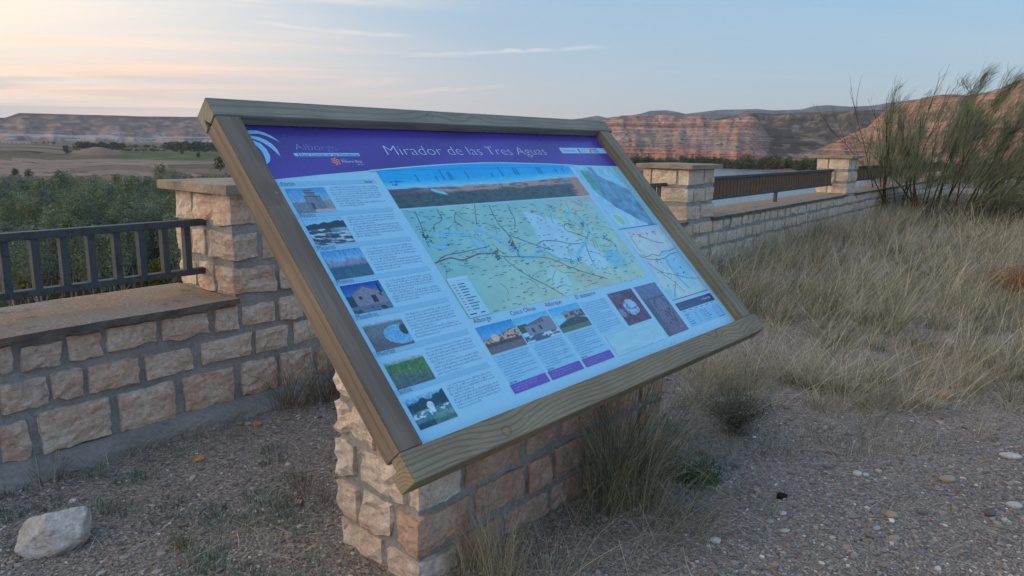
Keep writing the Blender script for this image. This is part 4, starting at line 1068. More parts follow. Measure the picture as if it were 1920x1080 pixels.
RIV = [(0.553, 0.594), (0.583, 0.632), (0.631, 0.638), (0.640, 0.600), (0.661, 0.581), (0.713, 0.578), (0.730, 0.597), (0.778, 0.591), (0.775, 0.638), (0.799, 0.675), (0.826, 0.656), (0.818, 0.598), (0.831, 0.579), (0.870, 0.606), (0.926, 0.656), (0.959, 0.701), (0.967, 0.725), (1.029, 0.737), (1.079, 0.713), (1.124, 0.722), (1.162, 0.757), (1.206, 0.779), (1.262, 0.789), (1.301, 0.782), (1.308, 0.758), (1.376, 0.722), (1.403, 0.712)]
RIV2 = [(1.403, 0.712), (1.479, 0.660), (1.498, 0.621), (1.488, 0.566), (1.456, 0.542), (1.412, 0.553), (1.405, 0.58), (1.44, 0.61), (1.50, 0.68), (1.56, 0.70), (1.60, 0.74), (1.575, 0.79), (1.53, 0.83), (1.49, 0.80), (1.53, 0.77)]
rects('river_line', np.concatenate([strip(RIV, 0.013), strip(RIV2, 0.011)]), 2, (92, 178, 216))
rects('red_road', strip([(0.537, 0.698), (0.620, 0.687), (0.668, 0.703), (0.758, 0.688), (0.836, 0.694)], 0.0042), 3, (110, 66, 84))
mr = random.Random(5)
ROADS = [[(0.836, 0.694), (0.873, 0.714), (0.965, 0.728), (1.093, 0.749), (1.148, 0.774), (1.196, 0.808), (1.27, 0.85), (1.38, 0.90)], [(0.980, 0.468), (0.964, 0.553), (0.979, 0.632), (0.959, 0.727)], [(0.591, 0.470), (0.579, 0.540), (0.563, 0.587), (0.556, 0.63)], [(0.903, 0.463), (0.844, 0.560)],
         [(0.874, 0.713), (0.888, 0.755), (0.942, 0.822), (1.008, 0.878), (1.056, 0.929)], [(1.095, 0.685), (1.153, 0.670), (1.244, 0.684), (1.300, 0.703), (1.369, 0.711)], [(0.975, 0.620), (1.109, 0.696), (1.178, 0.723)], [(1.335, 0.619), (1.341, 0.639), (1.385, 0.657), (1.439, 0.683), (1.47, 0.66)], [(1.335, 0.619), (1.36, 0.60), (1.40, 0.61)],
         [(1.40, 0.712), (1.37, 0.78), (1.36, 0.83)], [(0.545, 0.70), (0.60, 0.675), (0.70, 0.67), (0.83, 0.662)], [(0.70, 0.47), (0.69, 0.52), (0.64, 0.54), (0.62, 0.57)], [(0.78, 0.49), (0.75, 0.53), (0.77, 0.56)], [(1.08, 0.49), (1.07, 0.55), (1.03, 0.60)]]
minor = []
for i in range(46):
    a = mr.uniform(0.56, 1.62); b = mr.uniform(0.48, 0.90)
    if a < 0.66 and b > 0.74: continue
    th = mr.uniform(0, 6.28); p_ = [(a, b)]
    for s in range(3):
        th += mr.uniform(-0.6, 0.6); a += 0.03 * math.cos(th) * mr.uniform(0.5, 1.5); b += 0.022 * math.sin(th) * mr.uniform(0.5, 1.5); p_.append((min(max(a, 0.54), 1.67), min(max(b, 0.466), 0.928)))
    minor.append(strip(p_, 0.0016))
rects('road_line', np.concatenate([strip(p_, 0.0026) for p_ in ROADS]), 3, (70, 108, 120))
rects('track_line', np.concatenate(minor), 3, (86, 136, 142))
names = []
for i in range(430):
    a = mr.uniform(0.545, 1.64); b = mr.uniform(0.472, 0.926)
    if a < 0.655 and b > 0.755: continue
    L = mr.uniform(0.008, 0.024); names.append((a, b, min(a + L, 1.672), b + 0.0024))
rects('place_name_marks', names, 3, (76, 124, 134))
blk = []
for cx_, cy_, n_, s_ in ((0.566, 0.585, 30, 0.016), (0.958, 0.665, 34, 0.02), (0.845, 0.70, 40, 0.022), (1.14, 0.705, 14, 0.016), (1.47, 0.615, 18, 0.012), (1.38, 0.61, 8, 0.008), (1.56, 0.70, 14, 0.014), (1.28, 0.79, 12, 0.014)):
    for _ in range(n_):
        a = cx_ + mr.gauss(0, s_ * 0.5); b = cy_ + mr.gauss(0, s_ * 0.7); blk.append((a, b, a + mr.uniform(0.002, 0.006), b + mr.uniform(0.002, 0.005)))
rects('town_blocks', blk, 4, (38, 66, 92))
rects('map_legend', [(0.5395, 0.768, 0.639, 0.931)], 4, (130, 192, 222))
rects('legend_heading', [(0.541, 0.770, 0.637, 0.781)], 5, (142, 200, 236))
lg = []; lr = []
for i in range(10):
    b = 0.796 + i * 0.0115; lg.append((0.575, b, 0.575 + mr.uniform(0.028, 0.05), b + 0.0034)); lr.append((0.550, b, 0.563, b + 0.0026))
rects('legend_marks', lg, 5, (58, 92, 116)); rects('legend_keys', lr, 5, (120, 98, 120)); rects('scale_bar', [(0.549, 0.917, 0.580, 0.9205), (0.600, 0.917, 0.622, 0.9205)], 5, (40, 52, 70))

# ---- two small maps on the right
def map1(X, Y):
    c = vgrad(Y, (106, 180, 208), (132, 190, 224)); sh = soft(0.0, 0.04, 0.28 - np.abs(Y - 0.18 - X * 0.62 + 0.05 * (fbm(X * 5, Y * 5, 3, 61) - 0.5)) + 0.10 * X - 0.12 * soft(0.3, 0.0, X)) * soft(0.06, 0.12, X) * soft(0.98, 0.93, X)
    c = over(c, sh, (84, 140, 172)); c = over(c, sh * soft(0.45, 0.7, fbm(X * 9, Y * 12, 4, 62)) * 0.8, (60, 110, 146)); c = over(c, sh * soft(0.35, 0.15, X) * soft(0.55, 0.4, Y) * 0.8, (58, 150, 130))
    c = over(c, (np.abs(X - 0.36 - 0.15 * Y) < 0.06) * (Y < 0.26) * 0.9, (78, 132, 166)); c = over(c, soft(0.8, 1.0, X) * soft(0.3, 0.0, Y) * 0.6, (110, 184, 170)); c = over(c, soft(0.5, 0.65, fbm(X * 7, Y * 7, 4, 63)) * 0.25, (150, 206, 220))
    return c * grain(X, Y, 20, 64, 0.1)
picture('small_map_print', 1.713, 0.284, 2.054, 0.664, map1, 60, 60, 1)
poly('inset_frame', [(1.728, 0.575), (1.808, 0.575), (1.808, 0.652), (1.728, 0.652)], 2, (140, 200, 236)); poly('inset_country', [(1.742, 0.582), (1.778, 0.584), (1.796, 0.61), (1.80, 0.64), (1.775, 0.645), (1.75, 0.62)], 3, (120, 186, 150))
def map2(X, Y):
    c = vgrad(Y, (150, 190, 206), (116, 184, 206)); c = over(c, soft(0.4, 0.7, fbm(X * 3, Y * 4, 4, 66)) * 0.7, (162, 196, 196)); c = over(c, soft(0.55, 0.8, fbm(X * 4 + 3, Y * 4, 4, 67)) * 0.55, (168, 172, 196)); c = over(c, soft(0.4, 0.6, X) * soft(0.6, 0.35, np.abs(Y - 0.55) * 2.4) * 0.5, (92, 178, 222)); return c * grain(X, Y, 18, 68, 0.07)
picture('small_map_print', 1.723, 0.688, 2.057, 1.074, map2, 50, 50, 1)
f2 = lambda pts: [(1.723 + 0.334 * x, 0.688 + 0.386 * y) for x, y in pts]
rects('small_map_road', np.concatenate([strip(f2(p_), 0.0028) for p_ in ([(0, 0.33), (0.15, 0.38), (0.3, 0.36), (0.45, 0.40), (0.6, 0.35), (0.8, 0.36), (1, 0.33)], [(0, 0.36), (0.2, 0.43), (0.5, 0.45), (0.75, 0.41), (1, 0.40)], [(0.05, 0.46), (0.2, 0.62), (0.35, 0.80), (0.42, 0.95)], [(0.1, 0.06), (0.08, 0.3)], [(0.3, 0.05), (0.55, 0.18), (0.8, 0.24)], [(0.55, 0.46), (0.50, 0.7), (0.6, 0.92)], [(0.2, 0.62), (0.5, 0.7), (0.75, 0.78), (1, 0.82)], [(0.35, 0.8), (0.2, 0.9), (0.1, 0.97)])]), 2, (58, 92, 120))
rects('small_map_town', [(a, b, a + mr.uniform(0.004, 0.009), b + mr.uniform(0.003, 0.006)) for a, b in ((1.723 + 0.334 * mr.choice((0.12, 0.22, 0.36, 0.55, 0.74, 0.3)) + mr.gauss(0, 0.008), 0.688 + 0.386 * mr.choice((0.47, 0.6, 0.68, 0.8, 0.08, 0.05)) + mr.gauss(0, 0.008)) for _ in range(40))], 3, (50, 86, 124))
for nm, a0, b0, a1, b1 in (('map_rule', 1.713, 0.664, 2.054, 0.6675), ('map_rule', 1.723, 1.074, 2.057, 1.077)): rects(nm, [(a0, b0, a1, b1)], 2, (52, 92, 116))
rects('map_rule', [(2.0525, 0.29, 2.0545, 0.664), (2.0555, 0.69, 2.0575, 1.074)], 3, (72, 116, 140))
rects('office_band', [(1.719, 1.0935, 2.060, 1.134)], 1, (46, 70, 112))
text('office_name', 'Comarca', 1.733, 1.108, 0.062, 2, (112, 146, 190), size=0.0165, thin=-0.02); text('office_name', 'Ribera Baja del Ebro', 1.733, 1.127, 0.136, 2, (112, 146, 190), size=0.0165, thin=-0.02)
rects('office_logo', [(1.946, 1.108, 1.956, 1.118)], 2, (150, 110, 112)); text('office_logo_name', 'Ribera Baja', 1.965, 1.1165, 0.07, 2, (160, 196, 230), size=0.015, thin=0.008)
rects('table_print', [(1.722, 1.150, 2.056, 1.221)], 1, (106, 174, 212))
tb = []
for col_ in (1.735, 1.905):
    for i in range(5):
        b = 1.160 + i * 0.0115; tb.append((col_, b, col_ + mr.uniform(0.012, 0.035), b + 0.0034))
        for dx in (0.085, 0.135): tb.append((col_ + dx, b, col_ + dx + mr.uniform(0.006, 0.012), b + 0.0034))
for i in range(6): tb.append((1.735 + i * 0.053, 1.1405, 1.735 + i * 0.053 + 0.03, 1.1435))
rects('table_marks', tb, 2, (64, 106, 146)); rects('table_rule', [(1.8905, 1.153, 1.8925, 1.219), (1.99, 1.217, 2.056, 1.2195)], 2, (60, 96, 130))

# ---- lower row: villages and alabaster
def ph_alb(X, Y):
    c = vgrad(np.clip(Y / 0.4, 0, 1), (34, 128, 194), (74, 156, 206)); hz = 0.46 - 0.16 * soft(0.3, 0.9, X); c = over(c, soft(0, 0.03, Y - hz + 0.06 * (fbm(X * 10, X * 0, 3, 71) - 0.5)), (70, 78, 84))
    c = over(c, (fbm(X * 22, Y * 22, 3, 72) > 0.48) * soft(0, 0.03, Y - hz - 0.02) * (Y < 0.66), (166, 150, 140)); c = over(c, (((X - 0.33) / 0.1) ** 2 + ((Y - 0.5) / 0.14) ** 2 < 1), (176, 166, 158))
    c = over(c, soft(0.62, 0.66, Y), (54, 74, 74)); c = over(c, soft(0.74, 0.78, Y), (92, 96, 108)); return c * grain(X, Y, 30, 73, 0.16)
def ph_cin(X, Y):
    c = vgrad(np.clip(Y / 0.5, 0, 1), (70, 160, 214), (130, 194, 224)); c = over(c, (Y > 0.30) & (Y < 0.62) & (X < 0.26), (50, 86, 84))
    c = over(c, (Y > 0.16 + 0.35 * np.abs(X - 0.80)) & (Y < 0.80) & (X > 0.16), (104, 122, 142)); c = over(c, (Y > 0.18 + 0.3 * np.abs(X - 0.78)) & (Y < 0.40) & (X > 0.14) & (X < 0.76), (84, 98, 114))
    for x, y, a, b in ((0.34, 0.60, 0.03, 0.08), (0.58, 0.55, 0.03, 0.08)): c = over(c, (np.abs(X - x) < a) & (np.abs(Y - y) < b), (50, 62, 84))
    c = over(c, soft(0.74, 0.80, Y), (150, 190, 216)); c = over(c, (Y > 0.76) & (fbm(X * 7 + Y * 6, Y * 10, 3, 75) > 0.52), (70, 90, 116)); return c * grain(X, Y, 30, 76, 0.12)
def ph_alf(X, Y):
    c = vgrad(np.clip(Y / 0.5, 0, 1), (60, 158, 216), (112, 188, 226)); c = over(c, (Y > 0.26 - 0.08 * vnoise(X * 9, X * 0, 77)) & (X > 0.32) & (X < 0.98) & (Y < 0.66), (112, 128, 142)); c = over(c, (fbm(X * 10, Y * 10, 3, 78) > 0.5) & (Y > 0.30) & (Y < 0.56) & (X > 0.36), (60, 80, 98))
    c = over(c, soft(0, 0.05, Y - 0.50 - 0.5 * np.abs(X - 0.55) ** 1.6), (48, 76, 84)); c = over(c, soft(0.80, 0.84, Y), (78, 108, 92)); return c * grain(X, Y, 30, 79, 0.16)
def ph_bl(X, Y):
    c = vgrad(Y, (84, 96, 140), (78, 70, 92)); c = over(c, soft(0.10, 0.16, Y), (84, 74, 98)); c = over(c, soft(0.45, 0.65, fbm(X * 7, Y * 7, 4, 81)) * 0.6, (50, 50, 70))
    m = soft(0.0, 0.06, 1 - ((X - 0.54) / 0.27) ** 2 - ((Y - 0.52) / 0.24) ** 2 + 0.5 * (fbm(X * 6, Y * 6, 3, 82) - 0.5)); c = over(c, m, (124, 176, 212)); c = over(c, m * soft(0.5, 0.7, fbm(X * 14, Y * 14, 3, 83)), (80, 112, 150)); c = over(c, (((X - 0.10) / 0.1) ** 2 + ((Y - 0.62) / 0.14) ** 2 < 1) * 0.8, (104, 132, 166)); return c * grain(X, Y, 24, 84, 0.22)
def ph_ret(X, Y):
    c = vgrad(Y, (78, 110, 144), (88, 88, 116)) + 0 * X[..., None]; c = over(c, (Y > 0.26) & (Y < 0.29), (56, 76, 104)); c = over(c, (Y > 0.30) & (X < 0.22), (66, 84, 110)); c = over(c, (np.abs(X - 0.62) < 0.26) & (Y > 0.46) & (Y < 0.92), (98, 104, 132))
    ar = np.sqrt((X - 0.62) ** 2 + ((Y - 0.46) * 1.5) ** 2); c = over(c, (np.abs(ar - 0.28) < 0.03) & (Y < 0.46), (60, 74, 100)); c = over(c, (np.abs(X - 0.62) < 0.22) & (Y > 0.5) & (Y < 0.9) & (fbm(X * 22, Y * 34, 3, 86) > 0.53), (60, 66, 92)); return c * grain(X, Y * 2, 22, 87, 0.2)
def ph_beige(X, Y): return (vgrad(Y, (128, 188, 208), (134, 190, 208)) + 0 * X[..., None]) * grain(X, Y, 8, 91, 0.06)
for nm, a0, b0, a1, b1, fn, nx, ny in (('photo_print', 0.5365, 0.969, 0.7145, 1.0755, ph_alb, 60, 40), ('photo_print', 0.7215, 0.971, 0.907, 1.0745, ph_cin, 60, 40), ('photo_print', 0.9205, 0.970, 1.100, 1.075, ph_alf, 60, 40),
                                     ('photo_print', 1.308, 0.968, 1.487, 1.1245, ph_bl, 50, 50), ('photo_print', 1.512, 0.968, 1.6865, 1.224, ph_ret, 50, 70), ('tint_print', 1.126, 1.132, 1.490, 1.2275, ph_beige, 40, 20)): picture(nm, a0, b0, a1, b1, fn, nx, ny)
for s, a, b, wd in (('Alborge', 0.546, 0.953, 0.084, ), ('Cinco Olivas', 0.728, 0.958, 0.135), ('Alforque', 0.921, 0.958, 0.096), ('El alabastro', 1.113, 0.956, 0.130)): text('heading', s, a, b, wd, 2, (48, 78, 116), size=0.0265, thin=-0.012)
for a0, a1 in ((0.5365, 0.7135), (0.729, 0.908), (0.926, 1.103)):
    rects('text_box', [(a0, 1.0775, a1, 1.1895)], 1, (116, 182, 214)); rects('small_print', body_lines(a0 + 0.006, 1.090, a1 - 0.006, 1.176, 10, 0.0032, 0.0031, gaps=(4, 7)), 2, INK)
    rects('visit_box', [(a0 - 0.004, 1.1915, a1 - 0.001, 1.225)], 2, (84, 82, 166)); text('visit_heading', 'Qué visitar', a0 + 0.002, 1.1885, 0.036, 2, (54, 88, 124), size=0.011)
    rects('visit_print', body_lines(a0 + 0.008, 1.202, a1 - 0.05, 1.218, 3, 0.003, 0.0036), 3, (140, 142, 206))
rects('text_box', [(1.112, 0.975, 1.287, 1.122)], 1, (120, 186, 220)); rects('small_print', body_lines(1.118, 0.986, 1.281, 1.114, 14, 0.0032, 0.0031, gaps=(5, 9)), 2, INK)
rects('imprint', body_lines(1.128, 1.246, 1.15, 1.246, 1, 0.003, 0.004, 1.0), 2, INK)

# ================================================================ the gravel terrace
def gz(x, y):
    x = np.asarray(x, float); y = np.asarray(y, float)
    u, v = wuv(x, y)
    d = np.hypot(x - 0.2, y - 2.6)
    h = (fbm(x * 0.6 + 20, y * 0.6 + 7, 4, 101) - 0.5) * 0.10 * sstep(0.6, 5, d) + (fbm(x * 5 + 3, y * 5, 3, 103) - 0.5) * 0.020
    return h - 0.020 + 0.055 * sstep(0.30, 0.10, v) * sstep(1.2, 2.6, u)
def gp(px, py, z=0.0):
    a = (px - 960) / 1378; b = (py - 540) / 1378
    d = Vector((0.999824 * a + 0.018747 * b, 0.003655 * a - 0.194954 * b + 0.980806, 0.018387 * a - 0.980633 * b - 0.194988))
    t = (z - EYE) / d.z; return d.x * t, d.y * t
def near_ground():
    xs = np.concatenate([np.linspace(-9, -3.6, 20)[:-1], np.linspace(-3.6, 4.2, 250), np.geomspace(4.25, 60, 90)])
    ys = np.concatenate([np.linspace(-9, 0.9, 26)[:-1], np.linspace(0.9, 6.6, 190), np.geomspace(6.65, 60, 110)])
    X, Y = np.meshgrid(xs, ys); Z = gz(X, Y); nr, na = X.shape
    V = np.stack([X, Y, Z], -1).reshape(-1, 3)
    i = (np.arange(nr - 1)[:, None] * na + np.arange(na - 1)[None]).ravel()
    F = np.stack([i, i + 1, i + na + 1, i + na], 1)
    u, v = wuv(V[:, 0], V[:, 1]); W2n = np.array([-math.sin(math.radians(7)), math.cos(math.radians(7))])
    v2 = -((V[:, 0] - W2[0].x) * W2n[0] + (V[:, 1] - W2[0].y) * W2n[1])
    ok = (np.minimum(v, v2) > -0.5)
    F = F[ok[F].all(1)]
    m, t, p = new_mat('gravel_ground', 0.95, 0.12); q = NT(t); g = q.geo()
    big = q.noise(g, 0.55, 5, 0.6); mid = q.noise(g, 3.2, 5, 0.6)
    c = q.mix(q.rng(big, 0.42, 0.60), lin(150, 138, 127), lin(160, 143, 130))
    c = q.mix(q.rng(mid, 0.50, 0.66, 0, 0.55), c, lin(130, 120, 110))
    vz = q.n('ShaderNodeTexVoronoi', feature='F1'); q.l(g, vz.inputs['Vector']); vz.inputs['Scale'].default_value = 95; vz.inputs['Randomness'].default_value = 1
    sp = q.n('ShaderNodeSeparateColor'); q.l(vz.outputs['Color'], sp.inputs[0])
    grit = q.rng(sp.outputs[0], 0, 1, 0.62, 1.42)
    vz2 = q.n('ShaderNodeTexVoronoi', feature='F1'); q.l(g, vz2.inputs['Vector']); vz2.inputs['Scale'].default_value = 34
    sp2 = q.n('ShaderNodeSeparateColor'); q.l(vz2.outputs['Color'], sp2.inputs[0])
    c = q.mix(1.0, c, grit, 'MULTIPLY')
    c = q.mix(q.math('MULTIPLY', q.rng(sp2.outputs[1], 0.80, 0.84), q.rng(vz2.outputs['Distance'], 0.42, 0.3)), c, lin(176, 160, 146))
    c = q.mix(1.0, c, q.rng(vz.outputs['Distance'], 0.3, 0.8, 1.0, 0.72), 'MULTIPLY')
    q.l(c, p.inputs['Base Color'])
    b1 = q.bump(vz.outputs['Distance'], 0.9, -0.008); q.l(q.bump(vz2.outputs['Distance'], 0.35, -0.014, b1), p.inputs['Normal'])
    used = np.unique(F); remap = np.full(len(V), -1); remap[used] = np.arange(len(used))
    tag(obj('gravel_ground', mesh_arr('gravel_ground', V[used], remap[F], [m], True)), kind='structure')
near_ground()

def in_wall(x, y, m_=0.0):
    u, v = wuv(x, y); return v < m_
def in_ped(x, y, m_=0.03):
    dx = np.asarray(x) - PED_O.x; dy = np.asarray(y) - PED_O.y
    a = dx * BD1[0] + dy * BD1[1]; b = -(dx * _nh[0] + dy * _nh[1])
    return (a > -m_) & (a < PL + m_) & (b > -m_) & (b < PD + m_)

# ---- loose gravel: tens of thousands of little stones, one object
def lump(seed, n=8, rings=4):
    r = np.random.default_rng(seed); V = [(0, 0, -1)]
    for i in range(1, rings):
        ph = math.pi * i / rings - math.pi / 2
        for j in range(n):
            th = 2 * math.pi * (j + 0.5 * (i % 2)) / n; V.append((math.cos(ph) * math.cos(th), math.cos(ph) * math.sin(th), math.sin(ph)))
    V.append((0, 0, 1)); V = np.array(V) * (1 + r.uniform(-0.22, 0.22, (len(V), 1)))
    F = []
    for j in range(n):
        F.append((0, 1 + (j + 1) % n, 1 + j))
        for i in range(rings - 2):
            a = 1 + i * n; F.append((a + j, a + (j + 1) % n, a + n + (j + 1) % n)); F.append((a + j, a + n + (j + 1) % n, a + n + j))
        a = 1 + (rings - 2) * n; F.append((a + j, a + (j + 1) % n, len(V) - 1))
    return V, np.array(F)
def gravel():
    r = np.random.default_rng(21); n = 105000
    px = r.uniform(-60, 2000, n); py = 560 + (1140 - 560) * r.random(n) ** 0.85
    P = np.array([gp(a, b) for a, b in zip(px, py)]); x, y = P[:, 0], P[:, 1]
    u, v = wuv(x, y)
    clus = fbm(x * 1.6, y * 1.6, 3, 130)
    keep = (v > 0.06 + 0.05 * clus) & ~in_ped(x, y, 0.0) & (r.random(n) < 0.45 + 0.9 * sstep(0.35, 0.6, clus))
    x, y = x[keep], y[keep]; n = len(x); dist = np.hypot(x, y)
    s = np.exp(r.normal(math.log(0.0036), 0.52, n)); s = np.clip(s, 0.0018, 0.022) * (0.75 + 0.10 * dist)
    Vb, Fb = lump(5, 5, 3); Vb2 = Vb
    nb = len(Vb); th = r.uniform(0, 6.28, n); fl = r.uniform(0.4, 0.8, n); ey = r.uniform(0.6, 1.0, n)
    jit = 1 + r.uniform(-0.25, 0.25, (n, nb, 1))
    L = Vb[None] * jit * s[:, None, None]; L[:, :, 1] *= ey[:, None]; L[:, :, 2] *= fl[:, None]
    Xr = L[:, :, 0] * np.cos(th)[:, None] - L[:, :, 1] * np.sin(th)[:, None]; Yr = L[:, :, 0] * np.sin(th)[:, None] + L[:, :, 1] * np.cos(th)[:, None]
    V = np.stack([Xr + x[:, None], Yr + y[:, None], L[:, :, 2] + (gz(x, y) + s * 0.15)[:, None]], -1).reshape(-1, 3)
    F = (np.arange(n) * nb)[:, None, None] + Fb[None]
    pal = np.array([lin(*q_) for q_ in ((162, 150, 138), (144, 134, 124), (178, 166, 152), (138, 136, 134), (162, 142, 126), (202, 192, 180), (122, 114, 106), (156, 144, 130), (152, 134, 118), (222, 218, 214))])
    pc = pal[r.choice(10, n, p=[.20, .18, .10, .1, .12, .03, .12, .09, .05, .01])] * r.uniform(0.8, 1.15, (n, 1))
    m, t, p = new_mat('gravel_stone', 0.9, 0.2); q = NT(t); q.l(q.attr('Col'), p.inputs['Base Color'])
    o = obj('gravel', mesh_arr('gravel', V, F.reshape(-1, 3), [m], False, np.repeat(pc, nb, 0)))
    tag(o, kind='stuff')
gravel()

# ---- single stones one can point at
def pebble_mat(name, rgb, rough=0.85):
    m, t, p = new_mat(name, rough, 0.25); q = NT(t); co = q.coord('Object')
    n1 = q.noise(co, 14, 5, 0.65); n2 = q.noise(co, 70, 4, 0.7)
    c = q.mix(1.0, rgb, q.rng(n1, 0.3, 0.7, 0.72, 1.18), 'MULTIPLY'); c = q.mix(1.0, c, q.rng(n2, 0.25, 0.75, 0.8, 1.15), 'MULTIPLY')
    q.l(c, p.inputs['Base Color']); q.l(q.bump(n2, 0.35, 0.004), p.inputs['Normal']); return m
def pebble(label, px, py, wpx, ratio, flat, rgb, seed, rot=0.0, angular=False):
    x, y = gp(px, py); d = math.hypot(x, y); s = wpx / 1378 * math.hypot(d, EYE) / 2
    V, F = lump(seed, 9, 6)
    r = random.Random(seed); off = Vector((seed * 2.3, 1.1, 0.4))
    k_ = [1 + (0.35 if angular else 0.14) * mnoise.noise(Vector(q_) * 1.3 + off) for q_ in V]
    V = V * np.array(k_)[:, None] if angular else (V / np.linalg.norm(V, axis=1)[:, None]) * np.array(k_)[:, None]
    V = V * [s, s * ratio, s * flat]
    me = mesh_arr('pebble', V, F, [pebble_mat('pebble', lin(*rgb))], not angular)
    o = obj('pebble', me, None, (x, y, float(gz(x, y)) + s * flat * 0.55)); o.rotation_euler = (0, 0, rot)
    tag(o, label, 'stone', 'loose stones on the gravel')
for a in (('round brownish stone half hidden in dry grass on the right', 1773, 741, 32, 0.7, 0.62, (176, 138, 114), 1, 0.3),
          ('flat white stone near the right edge of the picture', 1895, 853, 34, 0.55, 0.3, (206, 200, 190), 2, -0.1),
          ('larger of two white stones lying together on the right gravel', 1608, 884, 17, 0.75, 0.6, (210, 206, 200), 3, 0.2),
          ('smaller of two white stones lying together on the right gravel', 1624, 885, 12, 0.8, 0.55, (206, 202, 196), 4, 0.9),
          ('flat tan oval pebble right of the pair of white stones', 1777, 896, 28, 0.6, 0.45, (176, 158, 136), 5, 0.1),
          ('smooth ochre egg-shaped pebble in the lower right gravel', 1672, 962, 22, 0.65, 0.6, (182, 160, 130), 6, -0.2),
          ('grey-white oval pebble below the ochre egg-shaped pebble', 1645, 983, 15, 0.7, 0.55, (178, 178, 174), 7, 0.4),
          ('long white pebble at the right edge of the picture', 1902, 945, 24, 0.55, 0.5, (200, 198, 194), 8, -0.2),
          ('dark grey flat pebble beside the long white pebble', 1856, 959, 22, 0.75, 0.5, (112, 106, 102), 9, 0.5),
          ('bluish white pebble straight below the black chip', 1468, 958, 14, 0.8, 0.6, (192, 196, 196), 10, 0.2),
          ('pale rounded pebble left of the bluish white pebble', 1444, 972, 15, 0.75, 0.6, (166, 160, 156), 11, 0.2),
          ('white upright pebble at the bottom right of the gravel', 1760, 1057, 11, 0.9, 0.9, (212, 206, 200), 12, 0.0),
          ('cream flat pebble right of the grass by the pedestal', 1472, 989, 20, 0.5, 0.4, (190, 182, 168), 13, 0.1),
          ('reddish-brown stone beside the foot of the pedestal', 1316, 848, 17, 0.75, 0.7, (150, 98, 84), 14, 0.2),
          ('ochre angular stone on the gravel in front of the left parapet', 372, 859, 18, 0.8, 0.7, (196, 146, 98), 15, 0.4, True),
          ('dark brown stone on the footing of the left parapet', 406, 773, 18, 0.7, 0.65, (116, 84, 72), 16, 0.1),
          ('grey round pebble next to the pink pebble by the left parapet', 464, 789, 13, 0.8, 0.6, (168, 164, 158), 17, 0.1),
          ('pink pebble next to the grey round pebble by the left parapet', 481, 791, 22, 0.5, 0.55, (174, 132, 112), 18, 0.15),
          ('small white pebble on the gravel left of the pedestal', 539, 866, 11, 0.9, 0.6, (196, 190, 184), 19, 0.1),
          ('flat pale stone below the left parapet footing', 241, 879, 20, 0.6, 0.35, (158, 152, 146), 20, 0.3),
          ('reddish flat chip beside the small green tuft at the bottom left', 357, 1034, 18, 0.4, 0.4, (172, 128, 108), 21, 0.2),
          ('black chip lying on the right gravel', 1465, 928, 22, 0.6, 0.5, (34, 30, 28), 22, 0.1, True),
          ('white chalky lump by the edge of the grass right of the pedestal', 1342, 1008, 20, 0.7, 0.5, (206, 206, 202), 23, 0.1, True)):
    pebble(*a)
# the pale boulder on the left
def boulder():
    import bmesh
    bm = bmesh.new(); bmesh.ops.create_icosphere(bm, subdivisions=4, radius=1.0)
    x, y = gp(103, 1012)
    planes = [(Vector(n).normalized(), d) for n, d in (((-0.55, -0.35, 0.75), 0.66), ((0.62, -0.45, 0.64), 0.70), ((0.35, -0.9, 0.25), 0.80), ((-0.25, -0.95, 0.15), 0.78), ((0.95, -0.1, -0.1), 0.86), ((-0.95, 0, 0.2), 0.92), ((0.2, 0.5, 0.9), 0.62), ((0, 1, 0.1), 0.8))]
    for v in bm.verts:
        p_ = v.co.copy()
        for n_, d in planes:
            e = p_.dot(n_) - d
            if e > 0: p_ -= n_ * e
        p_ += p_.normalized() * (0.05 * mnoise.fractal(p_ * 3.2 + Vector((4, 4, 4)), 0.9, 2.1, 5) + 0.02 * mnoise.noise(p_ * 9))
        v.co = Vector((p_.x * 0.13, p_.y * 0.11, p_.z * 0.10))
    me = bpy.data.meshes.new('boulder'); bm.to_mesh(me); bm.free()
    me.materials.append(stone_mat('boulder_limestone', lin(206, 194, 182), lin(202, 188, 174), lin(214, 206, 198)))
    o = obj('boulder', me, None, (x, y, float(gz(x, y)) + 0.055)); o.rotation_euler = (0.0, -0.28, 0.35)
    tag(o, 'pale angular boulder lying on the gravel at the lower left', 'boulder')
boulder()

# ================================================================ grasses and herbs
def leaf_mat(name, rough=0.85, trans=0.25):
    m, t, p = new_mat(name, rough, 0.15); q = NT(t); col = q.attr('Col'); q.l(col, p.inputs['Base Color'])
    tr = q.n('ShaderNodeBsdfTranslucent'); q.l(col, tr.inputs[0]); mx = q.n('ShaderNodeMixShader'); mx.inputs[0].default_value = trans
    o_ = [n for n in t.nodes if n.type == 'OUTPUT_MATERIAL'][0]
    q.l(p.outputs[0], mx.inputs[1]); q.l(tr.outputs[0], mx.inputs[2]); q.l(mx.outputs[0], o_.inputs[0]); return m
M_GRASS = leaf_mat('grass_blade'); M_LEAF = leaf_mat('leaf')
DRY = [(210, 196, 166), (190, 175, 146), (222, 210, 184), (168, 155, 130), (180, 170, 146)]
GREEN = [(114, 120, 80), (100, 110, 72), (128, 128, 88), (90, 100, 66)]
BLOND = [(224, 209, 176), (208, 190, 156), (232, 220, 192), (186, 170, 140)]
GREYG = [(136, 138, 112), (124, 126, 100), (152, 148, 120), (112, 116, 92)]
